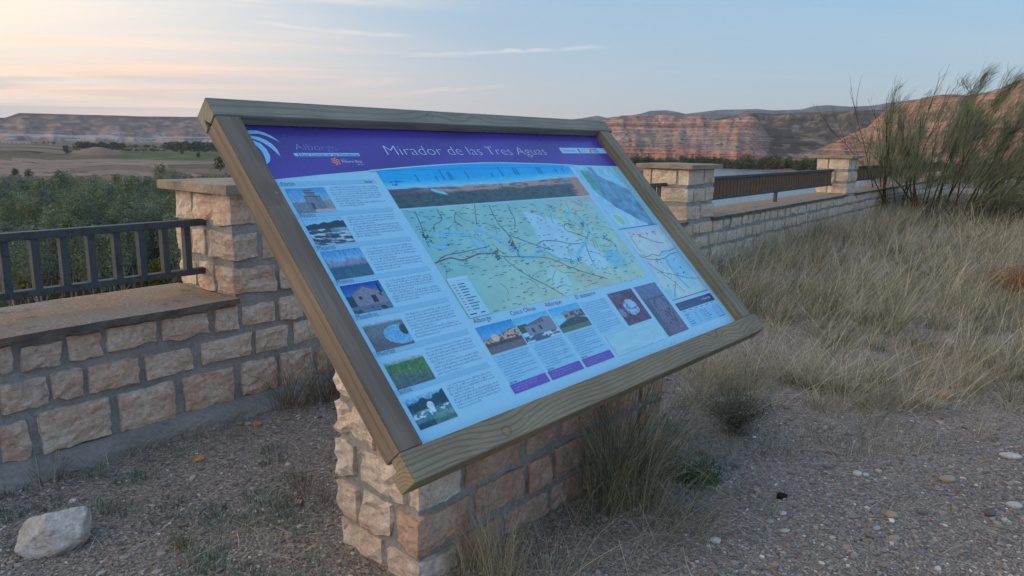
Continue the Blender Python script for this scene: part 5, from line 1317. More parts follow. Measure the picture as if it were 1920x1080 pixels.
def tuft_arrays(centres, nb, h, spread, palette, r, lean=(0.0, 0.5), bend=(0.2, 1.1), wdt=(0.0016, 0.0032), wind=None, segs=4, hv=0.35):
    """blades for many tufts; centres (n,2)"""
    n = len(centres); nb = np.broadcast_to(nb, n).astype(int); idx = np.repeat(np.arange(n), nb); k_ = len(idx)
    a = r.uniform(0, 6.283, k_); rad = np.broadcast_to(spread, n)[idx] * np.sqrt(r.random(k_))
    x = centres[idx, 0] + np.cos(a) * rad; y = centres[idx, 1] + np.sin(a) * rad
    d = np.stack([np.cos(a + r.normal(0, 0.6, k_)), np.sin(a + r.normal(0, 0.6, k_))], 1)
    if wind is not None:
        d = d + np.array(wind)[None]; d /= np.linalg.norm(d, axis=1)[:, None] + 1e-9
    L = np.broadcast_to(h, n)[idx] * np.clip(r.normal(1 - hv * 0.4, hv, k_), 0.25, 1.5)
    dist = np.hypot(x, y)
    W_ = r.uniform(*wdt, k_) * (0.7 + 0.13 * dist)
    root = np.stack([x, y, gz(x, y) - 0.01], 1)
    V, F, bi, tt = ribbons(root, d, L, W_, (r.uniform(*lean, k_), r.uniform(*bend, k_)), segs, r.uniform(0, math.pi, k_))
    pal = np.array([lin(*q_) for q_ in palette]); pc = pal[r.integers(0, len(pal), k_)] * r.uniform(0.75, 1.2, (k_, 1)) * r.uniform(0.62, 1.2, n)[idx][:, None]
    c = pc[bi] 
    return V, F, c
def join(parts):
    Vs, Fs, Cs, n = [], [], [], 0
    for V, F, c in parts: Vs.append(V); Fs.append(F + n); Cs.append(c); n += len(V)
    return np.concatenate(Vs), np.concatenate(Fs), np.concatenate(Cs)
def plant(name, label, cat, parts, group=None, origin=None, mat=None):
    V, F, c = join(parts) if isinstance(parts, list) else parts
    o0 = np.array(origin) if origin is not None else np.array([V[:, 0].mean(), V[:, 1].mean(), 0])
    o = obj(name, mesh_arr(name, V - o0, F, [mat or M_GRASS], False, c), None, tuple(o0)); tag(o, label, cat, group); return o
rg = np.random.default_rng(99)
def spread_in(px0, px1, py0, py1, n, dens=None):
    P = np.array([gp(a, b) for a, b in zip(rg.uniform(px0, px1, n), rg.uniform(py0, py1, n))])
    ok = ~in_wall(P[:, 0], P[:, 1], 0.10) & ~in_ped(P[:, 0], P[:, 1])
    if dens is not None: ok &= rg.random(n) < dens(P)
    return P[ok]
# meadow on the right, one mass
def meadow():
    parts = []
    def edge(P):       # thick towards the parapet, thinning to the path
        u, v = wuv(P[:, 0], P[:, 1]); n_ = fbm(P[:, 0] * 0.9, P[:, 1] * 0.9, 3, 140)
        far_ = np.hypot(P[:, 0], P[:, 1]); return np.clip(1.25 * sstep(4.0, 9.0, far_ + 5.0 * (n_ - 0.5)), 0, 1) * (0.45 + 0.55 * sstep(0.34, 0.50, fbm(P[:, 0] * 1.7, P[:, 1] * 1.7, 3, 141)))
    c = spread_in(1290, 1990, 385, 770, 3000, edge)
    d = np.hypot(c[:, 0], c[:, 1]); sel = fbm(c[:, 0] * 0.5, c[:, 1] * 0.5, 3, 150) + rg.normal(0, 0.06, len(c))
    big = rg.random(len(c)) < 0.34                       # clumps that stand out
    hh = np.clip(0.035 * d + 0.02, 0.12, 0.42) * rg.uniform(0.55, 1.35, len(c))
    a = (sel < 0.50) & big; g_ = (sel >= 0.50) & big; s_ = ~big
    parts.append(tuft_arrays(c[a], 46, hh[a] * 1.1, 0.055, DRY, rg, (0.0, 0.75), (0.2, 1.5), (0.0013, 0.0024), (0.25, -0.1), 5))
    parts.append(tuft_arrays(c[g_], 50, hh[g_], 0.06, GREYG + GREEN[:1] + DRY[:3], rg, (0.0, 0.75), (0.2, 1.5), (0.0013, 0.0024), (0.25, -0.1), 5))
    parts.append(tuft_arrays(c[s_], 11, hh[s_] * 0.7, 0.12, DRY + GREYG[:2], rg, (0.2, 1.35), (0.1, 1.2), (0.0012, 0.0022), (0.25, -0.1)))
    wd_ = c[(rg.random(len(c)) < 0.05)]
    parts.append(tuft_arrays(wd_, 46, 0.13, 0.10, GREEN, rg, (0.3, 1.3), (0.1, 1.0), (0.002, 0.0036)))
    # tall straw standing above it, bowed by the wind
    c2 = c[rg.random(len(c)) < 0.55]
    parts.append(tuft_arrays(c2, 5, 0.50, 0.14, BLOND, rg, (0.1, 1.35), (-0.3, 1.3), (0.0015, 0.0024), (0.8, -0.25), 6))
    # strip close to the parapet
    cs = np.array([wl(u, rg.uniform(0.12, 0.9))[:2] for u in rg.uniform(6.3, 16, 190)])
    parts.append(tuft_arrays(cs, 20, 0.36, 0.10, DRY + GREYG[:2], rg, (0, 0.4), (0.1, 0.9), (0.0016, 0.0028), (0.4, 0.1)))
    # far ground behind the broom
    cf = np.array([(x, y) for x, y in zip(rg.uniform(8, 24, 900), rg.uniform(12, 25, 900)) if not in_wall(x, y, 0.2)])
    parts.append(tuft_arrays(cf, 9, 0.42, 0.25, DRY + GREYG, rg, (0, 0.5), (0.1, 0.9), (0.002, 0.004), (0.4, 0.1), 3))
    V, F, c_ = join(parts); tag(obj('dry_grass', mesh_arr('dry_grass', V, F, [M_GRASS], False, c_)), kind='stuff')
meadow()
# sparse short growth and fallen straw across the gravel, one mass each
def litter():
    parts = []
    c = spread_in(1260, 1990, 600, 860, 700); n_ = fbm(c[:, 0] * 1.1, c[:, 1] * 1.1, 3, 160); c = c[n_ > 0.50]
    parts.append(tuft_arrays(c, 9, 0.085, 0.05, DRY + GREYG, rg, (0.1, 0.9), (0.2, 1.4), (0.0011, 0.002)))
    c = spread_in(-40, 640, 800, 1090, 260); n_ = fbm(c[:, 0] * 1.4, c[:, 1] * 1.4, 3, 161); c = c[n_ > 0.5]
    parts.append(tuft_arrays(c, 7, 0.06, 0.04, GREYG + DRY[:2], rg, (0.2, 1.0), (0.2, 1.4), (0.001, 0.0018)))
    V, F, c_ = join(parts); tag(obj('short_grass', mesh_arr('short_grass', V, F, [M_GRASS], False, c_)), kind='stuff')
    P = np.concatenate([spread_in(-60, 620, 800, 1100, 190), spread_in(1240, 1990, 640, 1090, 230), spread_in(600, 1300, 960, 1110, 60), spread_in(1300, 1990, 480, 800, 900)])
    k_ = len(P); th = rg.uniform(0, 6.28, k_); d = np.stack([np.cos(th), np.sin(th)], 1)
    root = np.column_stack([P, gz(P[:, 0], P[:, 1]) + 0.008 + 0.02 * rg.random(k_)])
    V, F, bi, tt = ribbons(root, d, rg.uniform(0.05, 0.36, k_) * (0.5 + 0.5 * rg.random(k_)), rg.uniform(0.0012, 0.0024, k_), (rg.uniform(1.45, 1.62, k_), rg.uniform(-0.10, 0.10, k_)), 5, rg.uniform(-0.3, 0.3, k_))
    V[:, 2] = np.maximum(V[:, 2], gz(V[:, 0], V[:, 1]) + 0.004)
    # let them bow sideways a little
    ph = rg.uniform(-1, 1, k_)[bi]; V[:, 0] += 0.05 * ph * (tt ** 2) * (-d[bi, 1]) * 0.6; V[:, 1] += 0.05 * ph * (tt ** 2) * d[bi, 0] * 0.6
    pal = np.array([lin(*q_) for q_ in BLOND + DRY]); pc = pal[rg.integers(0, len(pal), k_)] * rg.uniform(0.8, 1.15, (k_, 1))
    tag(obj('fallen_straw', mesh_arr('fallen_straw', V, F, [M_GRASS], False, pc[bi])), kind='stuff')
    # grey-green creeping weeds, made of little leaves
    cc = np.concatenate([spread_in(-60, 620, 830, 1100, 84), spread_in(1230, 1480, 740, 960, 24)]); n_ = fbm(cc[:, 0] * 1.3 + 4, cc[:, 1] * 1.3, 3, 162); cc = cc[n_ > 0.47]
    parts = [tuft_arrays(cc, 46, 0.022, 0.06, [(154, 164, 150), (142, 154, 142), (164, 170, 150), (128, 138, 120)], rg, (0.9, 1.55), (-0.5, 0.3), (0.003, 0.0055), None, 2)]
    V, F, c_ = join(parts); tag(obj('creeping_weeds', mesh_arr('creeping_weeds', V, F, [M_GRASS], False, c_)), kind='stuff')
litter()
G_ = 'grass tufts'
def tuft(label, px, py, n, h, sp, pal, **kw):
    x, y = gp(px, py); c = np.array([(x, y)])
    return plant('grass_tuft', label, 'grass', tuft_arrays(c, n, h, sp, pal, rg, **kw), G_, (x, y, float(gz(x, y))))
# the big clump in front of the pedestal
x0, y0 = gp(1136, 912)
cl = np.array([(x0 + 0.03 + BD1[0] * a + _nh[0] * b, y0 - 0.03 + BD1[1] * a + _nh[1] * b) for a, b in zip(rg.normal(0, 0.12, 11), rg.uniform(0.0, 0.16, 11))])
plant('grass_tuft', 'tall shaggy green and straw clump of grass against the front of the pedestal', 'grass',
      [tuft_arrays(cl, 84, 0.56, 0.09, GREYG + GREEN[:2] + DRY[:1], rg, (0.0, 0.28), (0.1, 1.7), (0.0012, 0.0024), (0.35, 0.0), 6),
       tuft_arrays(cl, 36, 0.58, 0.09, BLOND[:2] + DRY, rg, (0.0, 0.35), (0.3, 2.3), (0.0010, 0.0018), (0.2, -0.2), 7)], G_, (x0, y0, 0))
x0, y0 = gp(1235, 985)
cl = np.array([(x0 + a, y0 + b) for a, b in zip(rg.normal(0, 0.10, 6), rg.normal(0, 0.08, 6))])
plant('grass_tuft', 'low sprawling green and straw grass right of the tall clump by the pedestal', 'grass',
      [tuft_arrays(cl, 70, 0.30, 0.10, GREYG + DRY[:2], rg, (0.2, 0.9), (0.6, 1.8), (0.0011, 0.002), (0.5, -0.2), 6)], G_, (x0, y0, 0))
P = np.array([gp(a, b) for a, b in zip(rg.uniform(880, 1290, 46), rg.uniform(955, 1075, 46))]); x0, y0 = P.mean(0)
plant('dry_stalks', 'long loose dry stalks sprawling over the ground in front of the pedestal', 'grass', [tuft_arrays(P[~in_ped(P[:, 0], P[:, 1])], 3, 0.46, 0.05, BLOND + DRY, rg, (0.5, 1.35), (0.1, 1.0), (0.0011, 0.0018), None, 8)], None, (x0, y0, 0))
x0, y0 = gp(905, 1075)
cl = np.array([(x0 + a, y0 + b) for a, b in zip(rg.normal(0, 0.07, 6), rg.normal(0, 0.05, 6))])
plant('grass_tuft', 'blond dry grass standing in front of the pedestal at the bottom of the picture', 'grass',
      [tuft_arrays(cl, 46, 0.30, 0.07, BLOND, rg, (0.0, 0.3), (0.1, 0.9), (0.0011, 0.002), (-0.1, 0.0), 5)], G_, (x0, y0, 0))
x0, y0 = gp(1040, 1070)
cl = np.array([(x0 + a, y0 + b) for a, b in zip(rg.normal(0, 0.12, 6), rg.normal(0, 0.05, 6))])
plant('grass_tuft', 'thin straw and green stalks between the blond grass and the tall clump', 'grass',
      [tuft_arrays(cl, 42, 0.26, 0.10, DRY + GREYG[:2], rg, (0.0, 0.8), (0.2, 1.4), (0.001, 0.0018), (0.1, -0.1), 6)], G_, (x0, y0, 0))
x0, y0 = gp(745, 1078)
plant('grass_tuft', 'sparse dry stalks at the near corner of the pedestal', 'grass', [tuft_arrays(np.array([(x0, y0), (x0 + 0.1, y0 - 0.02)]), 30, 0.16, 0.06, DRY, rg, (0.1, 0.9), (0.2, 1.2), (0.001, 0.0018), None, 5)], G_, (x0, y0, 0))
tuft('wispy green tuft with bare straws at the foot of the left parapet', 92, 892, 60, 0.12, 0.06, [(112, 106, 74), (96, 94, 62), (150, 132, 98)], lean=(0.1, 0.9), bend=(0.1, 1.0), wdt=(0.001, 0.0018))
x0, y0 = gp(85, 905)
plant('dry_stalks', 'few tall bare straw stalks standing by the left parapet', 'grass', [tuft_arrays(np.array([(x0, y0)]), 9, 0.30, 0.05, BLOND, rg, (0.0, 0.35), (0.0, 0.5), (0.0012, 0.0018), None, 5)], None, (x0, y0, 0))
x0, y0 = gp(330, 802)
plant('grass_tuft', 'flattened line of yellowish grass along the left footing', 'grass', [tuft_arrays(np.array([gp(a, b) for a, b in zip(np.linspace(170, 470, 20), np.linspace(862, 772, 20) + rg.normal(0, 4, 20))]), 26, 0.09, 0.05, [(132, 122, 78), (112, 106, 70), (150, 134, 92)], rg, (0.6, 1.3), (0.1, 0.9), (0.0011, 0.002), (0.5, 0.5), 4)], G_, (x0, y0, 0))
tuft('brown and green tuft left of the pedestal corner', 585, 925, 90, 0.13, 0.08, [(132, 116, 76), (118, 108, 68), (150, 108, 72), (110, 108, 76)], lean=(0.1, 0.8), bend=(0.1, 1.0), wdt=(0.001, 0.0018))
tuft('small dense green tuft in the gravel at the bottom left', 345, 1020, 80, 0.11, 0.035, GREEN, lean=(0.1, 0.8), bend=(0.0, 0.7), wdt=(0.001, 0.0018), wind=(-0.5, 0.1))
# weeds against the parapet behind the board
wc = np.array([wl(u, rg.uniform(0.12, 0.34))[:2] for u in rg.uniform(0.70, 1.6, 24)])
x0, y0 = wc.mean(0)
plant('grass_tuft', 'tall dead weeds against the parapet at the left edge of the board', 'grass',
      [tuft_arrays(wc, 34, 0.34, 0.07, [(134, 118, 88), (110, 100, 74), (96, 92, 70), (160, 142, 106)], rg, (0.0, 0.7), (0.1, 1.2), (0.0012, 0.0022), None, 5), tuft_arrays(wc[:5], 5, 0.62, 0.08, DRY[:3], rg, (0.0, 0.5), (0.0, 0.6), (0.0014, 0.002), (-0.2, 0), 5)], G_, (x0, y0, 0))
for lab, px, py, n, h, sp, pal in (('green grass tuft beside the lower right corner of the board', 1432, 590, 150, 0.34, 0.14, GREEN + DRY[:1]), ('yellow-green tuft right of the board in the dry meadow', 1545, 592, 150, 0.26, 0.14, [(132, 122, 74), (120, 112, 70), (104, 104, 66), (160, 140, 96)]),
                                  ('bluish green tuft against the far parapet', 1505, 470, 200, 0.55, 0.2, [(110, 112, 84), (98, 102, 76), (128, 124, 92)]), ('straw tuft at the edge of the gravel right of the board', 1660, 752, 80, 0.16, 0.06, DRY), ('green-stemmed straw tuft in front of the round brownish stone', 1718, 706, 90, 0.24, 0.05, DRY + GREEN[2:3]),
                                  ('big blond tuft on the right of the gravel', 1830, 715, 140, 0.30, 0.14, BLOND), ('low dry tuft nearest the gravel path on the right', 1838, 815, 80, 0.13, 0.06, DRY), ('wispy tuft under the lower right end of the board', 1560, 728, 80, 0.18, 0.08, GREYG + DRY)):
    tuft(lab, px, py, n, h, sp, pal, lean=(0.0, 0.6), bend=(0.1, 1.2), wdt=(0.0011, 0.002), wind=(0.3, 0.0))

# ---- small shrubs: branching sprigs with fine leaves
def shrub_parts(x, y, h, rad, n_st, leaves, pal, r, stem_rgb=(86, 74, 60), leaf=(0.006, 0.012), droop=0.0, wind=(0, 0)):
    mb = MB(); Lp = []; z0 = float(gz(x, y)) - 0.01
    for i in range(n_st):
        a = r.uniform(0, 6.283); sp = rad * math.sqrt(r.random()); hh = h * r.uniform(0.6, 1.0) * (1 - 0.35 * (sp / rad) ** 2)
        pts = [(x + 0.15 * sp * math.cos(a) * t + 0.85 * sp * math.cos(a) * t * t + wind[0] * hh * t * t, y + 0.15 * sp * math.sin(a) * t + 0.85 * sp * math.sin(a) * t * t + wind[1] * hh * t * t, z0 + hh * t - droop * t * t * hh) for t in np.linspace(0, 1, 5)]
        mb.tube(pts, np.linspace(0.0022, 0.0007, 5) * max(1, h * 2.2), 4)
        Lp.append(np.array(pts))
    V = []; n = leaves
    k_ = r.integers(0, len(Lp), n); t = np.sqrt(r.random(n)) * 3.999; i0 = t.astype(int); f = (t - i0)[:, None]
    LP = np.array(Lp); base = LP[k_, i0] * (1 - f) + LP[k_, i0 + 1] * f
    base = base + r.normal(0, 0.035 * rad / 0.2, (n, 3)) * np.array([1, 1, 0.7])
    base[:, 2] = np.maximum(base[:, 2], z0 + 0.012)
    d = r.normal(0, 1, (n, 3)); d[:, 2] = np.abs(d[:, 2]) + 0.4; d /= np.linalg.norm(d, axis=1)[:, None]
    s = np.cross(d, r.normal(0, 1, (n, 3))); s /= np.linalg.norm(s, axis=1)[:, None] + 1e-9
    L = r.uniform(*leaf, n)[:, None]; Wd = L * 0.22
    Vq = np.stack([base - s * Wd * 0.3, base + s * Wd * 0.3, base + d * L + s * Wd * 0.5, base + d * L - s * Wd * 0.5], 1).reshape(-1, 3)
    pal_ = np.array([lin(*q_) for q_ in pal]); c = np.repeat(pal_[r.integers(0, len(pal_), n)] * r.uniform(0.75, 1.2, (n, 1)), 4, 0)
    return mb, (Vq, np.arange(n * 4).reshape(-1, 4), c)
M_TWIG = rough_mat('twig_bark', lin(104, 90, 74), lin(78, 66, 54), 60)
def shrub(name, label, px, py, h, rad, n_st, leaves, pal, cat='shrub', **kw):
    x, y = gp(px, py); z0 = float(gz(x, y)); root = empty(name, (x, y, z0)); tag(root, label, cat)
    mb, lf = shrub_parts(x, y, h, rad, n_st, leaves, pal, rg, **kw)
    me = mb.mesh('stems', [M_TWIG]); me.transform(Matrix.Translation((-x, -y, -z0))); tag(obj('stems', me, root), kind='stuff')
    V, F, c = lf; tag(obj('foliage', mesh_arr('foliage', V - np.array([x, y, z0]), F, [M_LEAF], False, c), root), kind='stuff')
shrub('low_shrub', 'low feathery grey-green shrub on the gravel right of the pedestal', 1378, 806, 0.26, 0.20, 90, 4200, [(126, 128, 108), (112, 116, 98), (138, 136, 116), (100, 104, 86)], leaf=(0.008, 0.018))
shrub('leafy_weed', 'dark green leafy weed beside the right end of the pedestal', 1300, 892, 0.07, 0.16, 40, 900, [(88, 108, 72), (78, 96, 64), (104, 118, 82)], 'weed', leaf=(0.014, 0.034))
shrub('dry_orange_shrub', 'rusty orange dried bush at the right edge of the picture', 1905, 560, 0.40, 0.36, 110, 5200, [(168, 108, 62), (150, 92, 52), (182, 128, 80), (134, 86, 54)], leaf=(0.010, 0.024))

# ---- the broom bush blown by the wind
def broom():
    r = np.random.default_rng(404)
    bx, by = gp(1765, 412); base = np.array([bx, by, float(gz(bx, by))])
    # right and depth axes seen from the terrace
    vd = np.array([bx, by]) / math.hypot(bx, by); rx = np.array([vd[1], -vd[0]])
    root = empty('broom_bush', tuple(base)); tag(root, 'big dark green broom bush leaning in the wind in front of the far parapet', 'bush')
    sc_ = math.hypot(bx, by) / 1378                        # metres per pixel at the bush
    def at(px, py, dep=0.0): 
        a = (px - 1765) * sc_ * 0.97; h = (412 - py) * sc_ * 0.80
        return np.array([rx[0] * a + vd[0] * dep, rx[1] * a + vd[1] * dep, h])
    leaves = []
    def spray(p0, d0, L, n, sprd, col, thin=1.0, gap=0.0):
        """fine twigs along a branch"""
        t = r.uniform(gap, 1, n)[:, None]
        st = p0 + d0 * L * t + r.normal(0, sprd * 0.25, (n, 3))
        d = d0 + r.normal(0, 0.34, (n, 3)) + np.array([rx[0] * 0.16, rx[1] * 0.16, 0.25]); d /= np.linalg.norm(d, axis=1)[:, None]
        leaves.append((st, d, r.uniform(0.10, 0.30, n) * thin, col))
    GR = [(124, 134, 106), (112, 122, 96), (138, 144, 114), (102, 112, 90), (144, 146, 118)]
    # main stems: (base px, tip px, tip py, depth, thickness, leafiness)
    stems = []
    for i in range(34):
        b = r.uniform(1668, 1850); f = (b - 1668) / 182
        tx = b + r.normal(8, 42) + (f - 0.42) * 150; ty = r.uniform(170, 290) - 12 * f
        if tx > 1990: tx = 1990 - r.uniform(0, 40)
        stems.append((b, 405 + r.uniform(-10, 12), tx, ty, r.normal(0, 0.55), r.uniform(0.010, 0.022), 1.0 if tx > 1690 else 0.35))
    stems += [(1668, 400, 1612, 168, -0.2, 0.016, 0.04), (1680, 402, 1640, 190, 0.1, 0.016, 0.10), (1672, 404, 1668, 150, 0.3, 0.014, 0.08), (1700, 405, 1738, 130, 0.2, 0.014, 0.06), (1705, 405, 1760, 150, 0.0, 0.014, 0.10),
              (1745, 408, 1800, 138, 0.1, 0.016, 0.9), (1762, 408, 1838, 148, 0.1, 0.016, 0.9), (1800, 410, 1882, 152, 0.1, 0.016, 0.8), (1840, 408, 1930, 135, 0.1, 0.016, 0.9), (1850, 412, 1925, 330, -0.4, 0.02, 1.2), (1858, 410, 1960, 260, -0.2, 0.02, 1.2), (1838, 412, 1940, 370, -0.5, 0.014, 1.0), (1830, 410, 1880, 330, -0.7, 0.014, 1.2), (1780, 412, 1840, 350, -0.6, 0.012, 0.8)]
    wood = []
    for b, b0, tx, ty, dep, th, lf in stems:
        p0 = at(b, b0, dep * 0.35); p3 = at(tx, ty, dep); m_ = at(b + (tx - b) * r.uniform(0.2, 0.45), b0 + (ty - b0) * 0.5, dep * 0.8) + r.normal(0, 0.04, 3)
        ts = np.linspace(0, 1, 9)[:, None]; pts = (1 - ts) ** 2 * p0 + 2 * ts * (1 - ts) * m_ + ts ** 2 * p3 + np.cumsum(r.normal(0, 0.012, (9, 3)), 0)
        L = np.linalg.norm(p3 - p0); mb = MB(); mb.tube(pts, np.linspace(th, 0.003, 9), 6)
        for k_ in range(7):                                # side branches
            i0 = r.integers(3, 8); q0 = pts[i0]; dd = (pts[i0] - pts[i0 - 1]); dd /= np.linalg.norm(dd); dd = dd + r.normal(0, 0.35, 3) + np.array([rx[0] * 0.15, rx[1] * 0.15, 0.2]); dd /= np.linalg.norm(dd)
            bl = L * r.uniform(0.14, 0.32); mb.tube([q0, q0 + dd * bl * 0.5 + r.normal(0, 0.015, 3), q0 + dd * bl], [0.005, 0.0035, 0.002], 4)
            if lf > 0: spray(q0, dd, bl, int(52 * lf), 0.14, GR, 1.0, 0.05)
        wood.append(mb)
        if lf > 0:
            for i0 in range(3, 8): dd = pts[i0 + 1] - pts[i0]; spray(pts[i0], dd / np.linalg.norm(dd), np.linalg.norm(dd), int(26 * lf * (0.4 + i0 / 8)), 0.26, GR)
    for cx_, cy_, n in ((1800, 138, 300), (1838, 150, 340), (1770, 150, 60), (1882, 156, 200), (1720, 182, 110), (1935, 140, 260), (1688, 196, 60)):   # plumes blown to the right
        p_ = at(cx_ - 26, cy_ + 42, 0.1); d = at(cx_ + 8, cy_ - 20, 0.1) - p_; spray(p_, d / np.linalg.norm(d), np.linalg.norm(d) * 0.9, n, 0.20, [(104, 114, 86), (92, 102, 76)], 0.9)
    n = 34000                                              # the fine green mass between the branches
    hx = r.random(n); hp = 1640 + 330 * hx ** 0.8; top = np.interp(hp, [1630, 1660, 1700, 1750, 1830, 1900, 1980], [300, 236, 206, 192, 186, 168, 160]) + 26 * (fbm(hp / 16, hp * 0, 3, 5) - 0.5)
    bot = np.interp(hp, [1640, 1700, 1800, 1860, 1980], [352, 350, 346, 380, 366]); hy = top + (bot - top) * r.random(n) ** 0.85
    dn = fbm(hp / 22, hy / 30, 3, 9); ok_ = r.random(n) < np.clip((dn - 0.34) * 3.0, 0, 1) * np.interp(hp, [1640, 1690, 1740, 1980], [0.30, 0.62, 0.9, 1.0])
    hp, hy = hp[ok_], hy[ok_]; n = len(hp); P_ = np.array([at(a, b, c_) for a, b, c_ in zip(hp, hy, r.normal(0, 0.5, n))])
    d = np.outer((hp - 1750) / 330 + 0.10, np.append(rx, 0.0)) + np.array([0, 0, 0.9]) + r.normal(0, 0.24, (n, 3)); d /= np.linalg.norm(d, axis=1)[:, None]
    leaves.append((P_, d, r.uniform(0.10, 0.32, n), GR))
    n = 3600; hp = r.uniform(1655, 1905, n); hy = r.uniform(372, 412, n); P_ = np.array([at(a, b, c_) for a, b, c_ in zip(hp, hy, r.normal(0, 0.4, n))]); d = r.normal(0, 0.6, (n, 3)) + np.array([0, 0, 0.6]); d /= np.linalg.norm(d, axis=1)[:, None]
    leaves.append((P_, d, r.uniform(0.12, 0.35, n), [(120, 108, 86), (104, 96, 78), (136, 124, 98), (96, 100, 76)]))
    for i, mb in enumerate(wood): obj('stem', mb.mesh('stem', [M_BROOM_WOOD], True), root)
    st = np.concatenate([l_[0] for l_ in leaves]); d = np.concatenate([l_[1] for l_ in leaves]); L = np.concatenate([l_[2] for l_ in leaves]); n = len(st)
    pal = [np.array([lin(*q_) for q_ in l_[3]]) for l_ in leaves]; c = np.concatenate([p_[r.integers(0, len(p_), len(l_[0]))] for p_, l_ in zip(pal, leaves)]) * r.uniform(0.75, 1.2, (n, 1))
    keep = st[:, 2] > 0.02; st, d, L, c = st[keep], d[keep], L[keep], c[keep]; n = len(st)
    wind_ = np.array([rx[0], rx[1], 0.1])
    s = np.cross(d, r.normal(0, 1, (n, 3))); s /= np.linalg.norm(s, axis=1)[:, None]; wd = r.uniform(0.0017, 0.0033, n)[:, None]
    p1 = st + d * L[:, None] * 0.5; p2 = st + d * L[:, None] + wind_ * (L * 0.12)[:, None]
    V = np.stack([st - s * wd, st + s * wd, p1 - s * wd, p1 + s * wd, p2 - s * wd * 0.3, p2 + s * wd * 0.3], 1).reshape(-1, 3)
    b_ = (np.arange(n) * 6)[:, None, None]; F = (b_ + np.array([[0, 1, 3, 2], [2, 3, 5, 4]])[None]).reshape(-1, 4)
    tag(obj('foliage', mesh_arr('foliage', V, F, [M_LEAF], False, np.repeat(c, 6, 0)), root), kind='stuff')
M_BROOM_WOOD = rough_mat('broom_bark', lin(92, 78, 64), lin(66, 56, 46), 40)
broom()

# ================================================================ trees, bushes and buildings in the valley
def crown_mat(name, cols):
    m, t, p = new_mat(name, 0.85, 0.1); q = NT(t)
    ramp = q.n('ShaderNodeValToRGB'); ramp.color_ramp.interpolation = 'LINEAR'
    e = ramp.color_ramp.elements
    while len(e) < len(cols): e.new(0.5)
    for i, c in enumerate(cols): e[i].position = i / (len(cols) - 1); e[i].color = (*lin(*c), 1)
    q.l(q.rand(), ramp.inputs[0]); c = q.mix(1.0, ramp.outputs[0], q.attr('Col'), 'MULTIPLY'); q.l(c, p.inputs['Base Color'])
    tr = q.n('ShaderNodeBsdfTranslucent'); q.l(c, tr.inputs[0]); mx = q.n('ShaderNodeMixShader'); mx.inputs[0].default_value = 0.25
    o_ = [n for n in t.nodes if n.type == 'OUTPUT_MATERIAL'][0]; q.l(p.outputs[0], mx.inputs[1]); q.l(tr.outputs[0], mx.inputs[2]); q.l(mx.outputs[0], o_.inputs[0])
    return m
M_POP = crown_mat('poplar_leaves', [(128, 138, 120), (136, 144, 128), (120, 132, 104), (138, 142, 112), (130, 138, 108), (142, 144, 102), (118, 128, 110)])
M_GOLD = crown_mat('turning_leaves', [(150, 130, 62), (132, 126, 64), (160, 128, 66)])
M_BUSH = crown_mat('dark_bush_leaves', [(92, 98, 74), (102, 106, 80), (84, 92, 70), (110, 110, 80)])
M_LIME = crown_mat('lime_leaves', [(116, 124, 66), (104, 116, 62), (128, 128, 70)])
M_TRUNK = rough_mat('pale_trunk', lin(176, 168, 156), lin(140, 132, 120), 3.0)
M_TRUNKD = rough_mat('dark_trunk', lin(96, 86, 74), lin(78, 70, 60), 3.0)
def crown_mesh(name, h, rad, z0, n, size, seed, mat, clumps=16, shape=0.9):
    r = np.random.default_rng(seed)
    cz = z0 + (h - z0) * (0.08 + 0.88 * r.random(clumps) ** 0.9); t = (cz - z0) / (h - z0)
    prof = np.sin(np.clip(t * 0.86 + 0.12, 0, 1) * math.pi) ** shape
    a = r.uniform(0, 6.283, clumps); rr = rad * prof * r.uniform(0.2, 0.75, clumps)
    cc = np.stack([np.cos(a) * rr, np.sin(a) * rr, cz], 1); cr = rad * (0.30 + 0.34 * prof) * r.uniform(0.7, 1.15, clumps)
    k_ = r.integers(0, clumps, n); d = r.normal(0, 1, (n, 3)); d /= np.linalg.norm(d, axis=1)[:, None]
    p = cc[k_] + d * (cr[k_] * r.uniform(0.35, 1.0, n) ** 0.6)[:, None] * np.array([1, 1, 1.25])
    u = r.normal(0, 1, (n, 3)); u /= np.linalg.norm(u, axis=1)[:, None]; v = np.cross(u, r.normal(0, 1, (n, 3))); v /= np.linalg.norm(v, axis=1)[:, None]
    s = (size * r.uniform(0.5, 1.2, n))[:, None]
    V = np.stack([p - u * s, p + v * s * 0.7, p + u * s, p - v * s * 0.7], 1).reshape(-1, 3)
    br = r.uniform(0.72, 1.25, clumps)[k_] * r.uniform(0.8, 1.2, n)
    return mesh_arr(name, V, np.arange(n * 4).reshape(-1, 4), [mat], False, np.repeat(np.repeat(br[:, None], 4, 0), 3, 1))
def trunk_mesh(name, h, r0, seed, mat, limbs=6):
    r = np.random.default_rng(seed); mb = MB(); k_ = 8; t = np.linspace(0, 1, k_)
    wob = np.cumsum(r.normal(0, 0.022 * h / k_ * 2, (k_, 2)), 0); pts = np.column_stack([wob[:, 0], wob[:, 1], t * h * 0.93]); pts[0, :2] = 0; pts[0, 2] = -0.6
    mb.tube(pts, r0 * (1 - 0.85 * t), 6)
    for i in range(limbs):
        f = r.uniform(0.35, 0.85); i0 = int(f * (k_ - 1)); q = pts[i0]; a = r.uniform(0, 6.283); L = h * r.uniform(0.14, 0.26)
        mb.tube([q, q + np.array([math.cos(a), math.sin(a), 1.3]) * L * 0.35, q + np.array([math.cos(a) * 0.8, math.sin(a) * 0.8, 1.7]) * L * 0.6], [r0 * 0.4, r0 * 0.28, r0 * 0.1], 4)
    return mb.mesh(name, [mat], True)
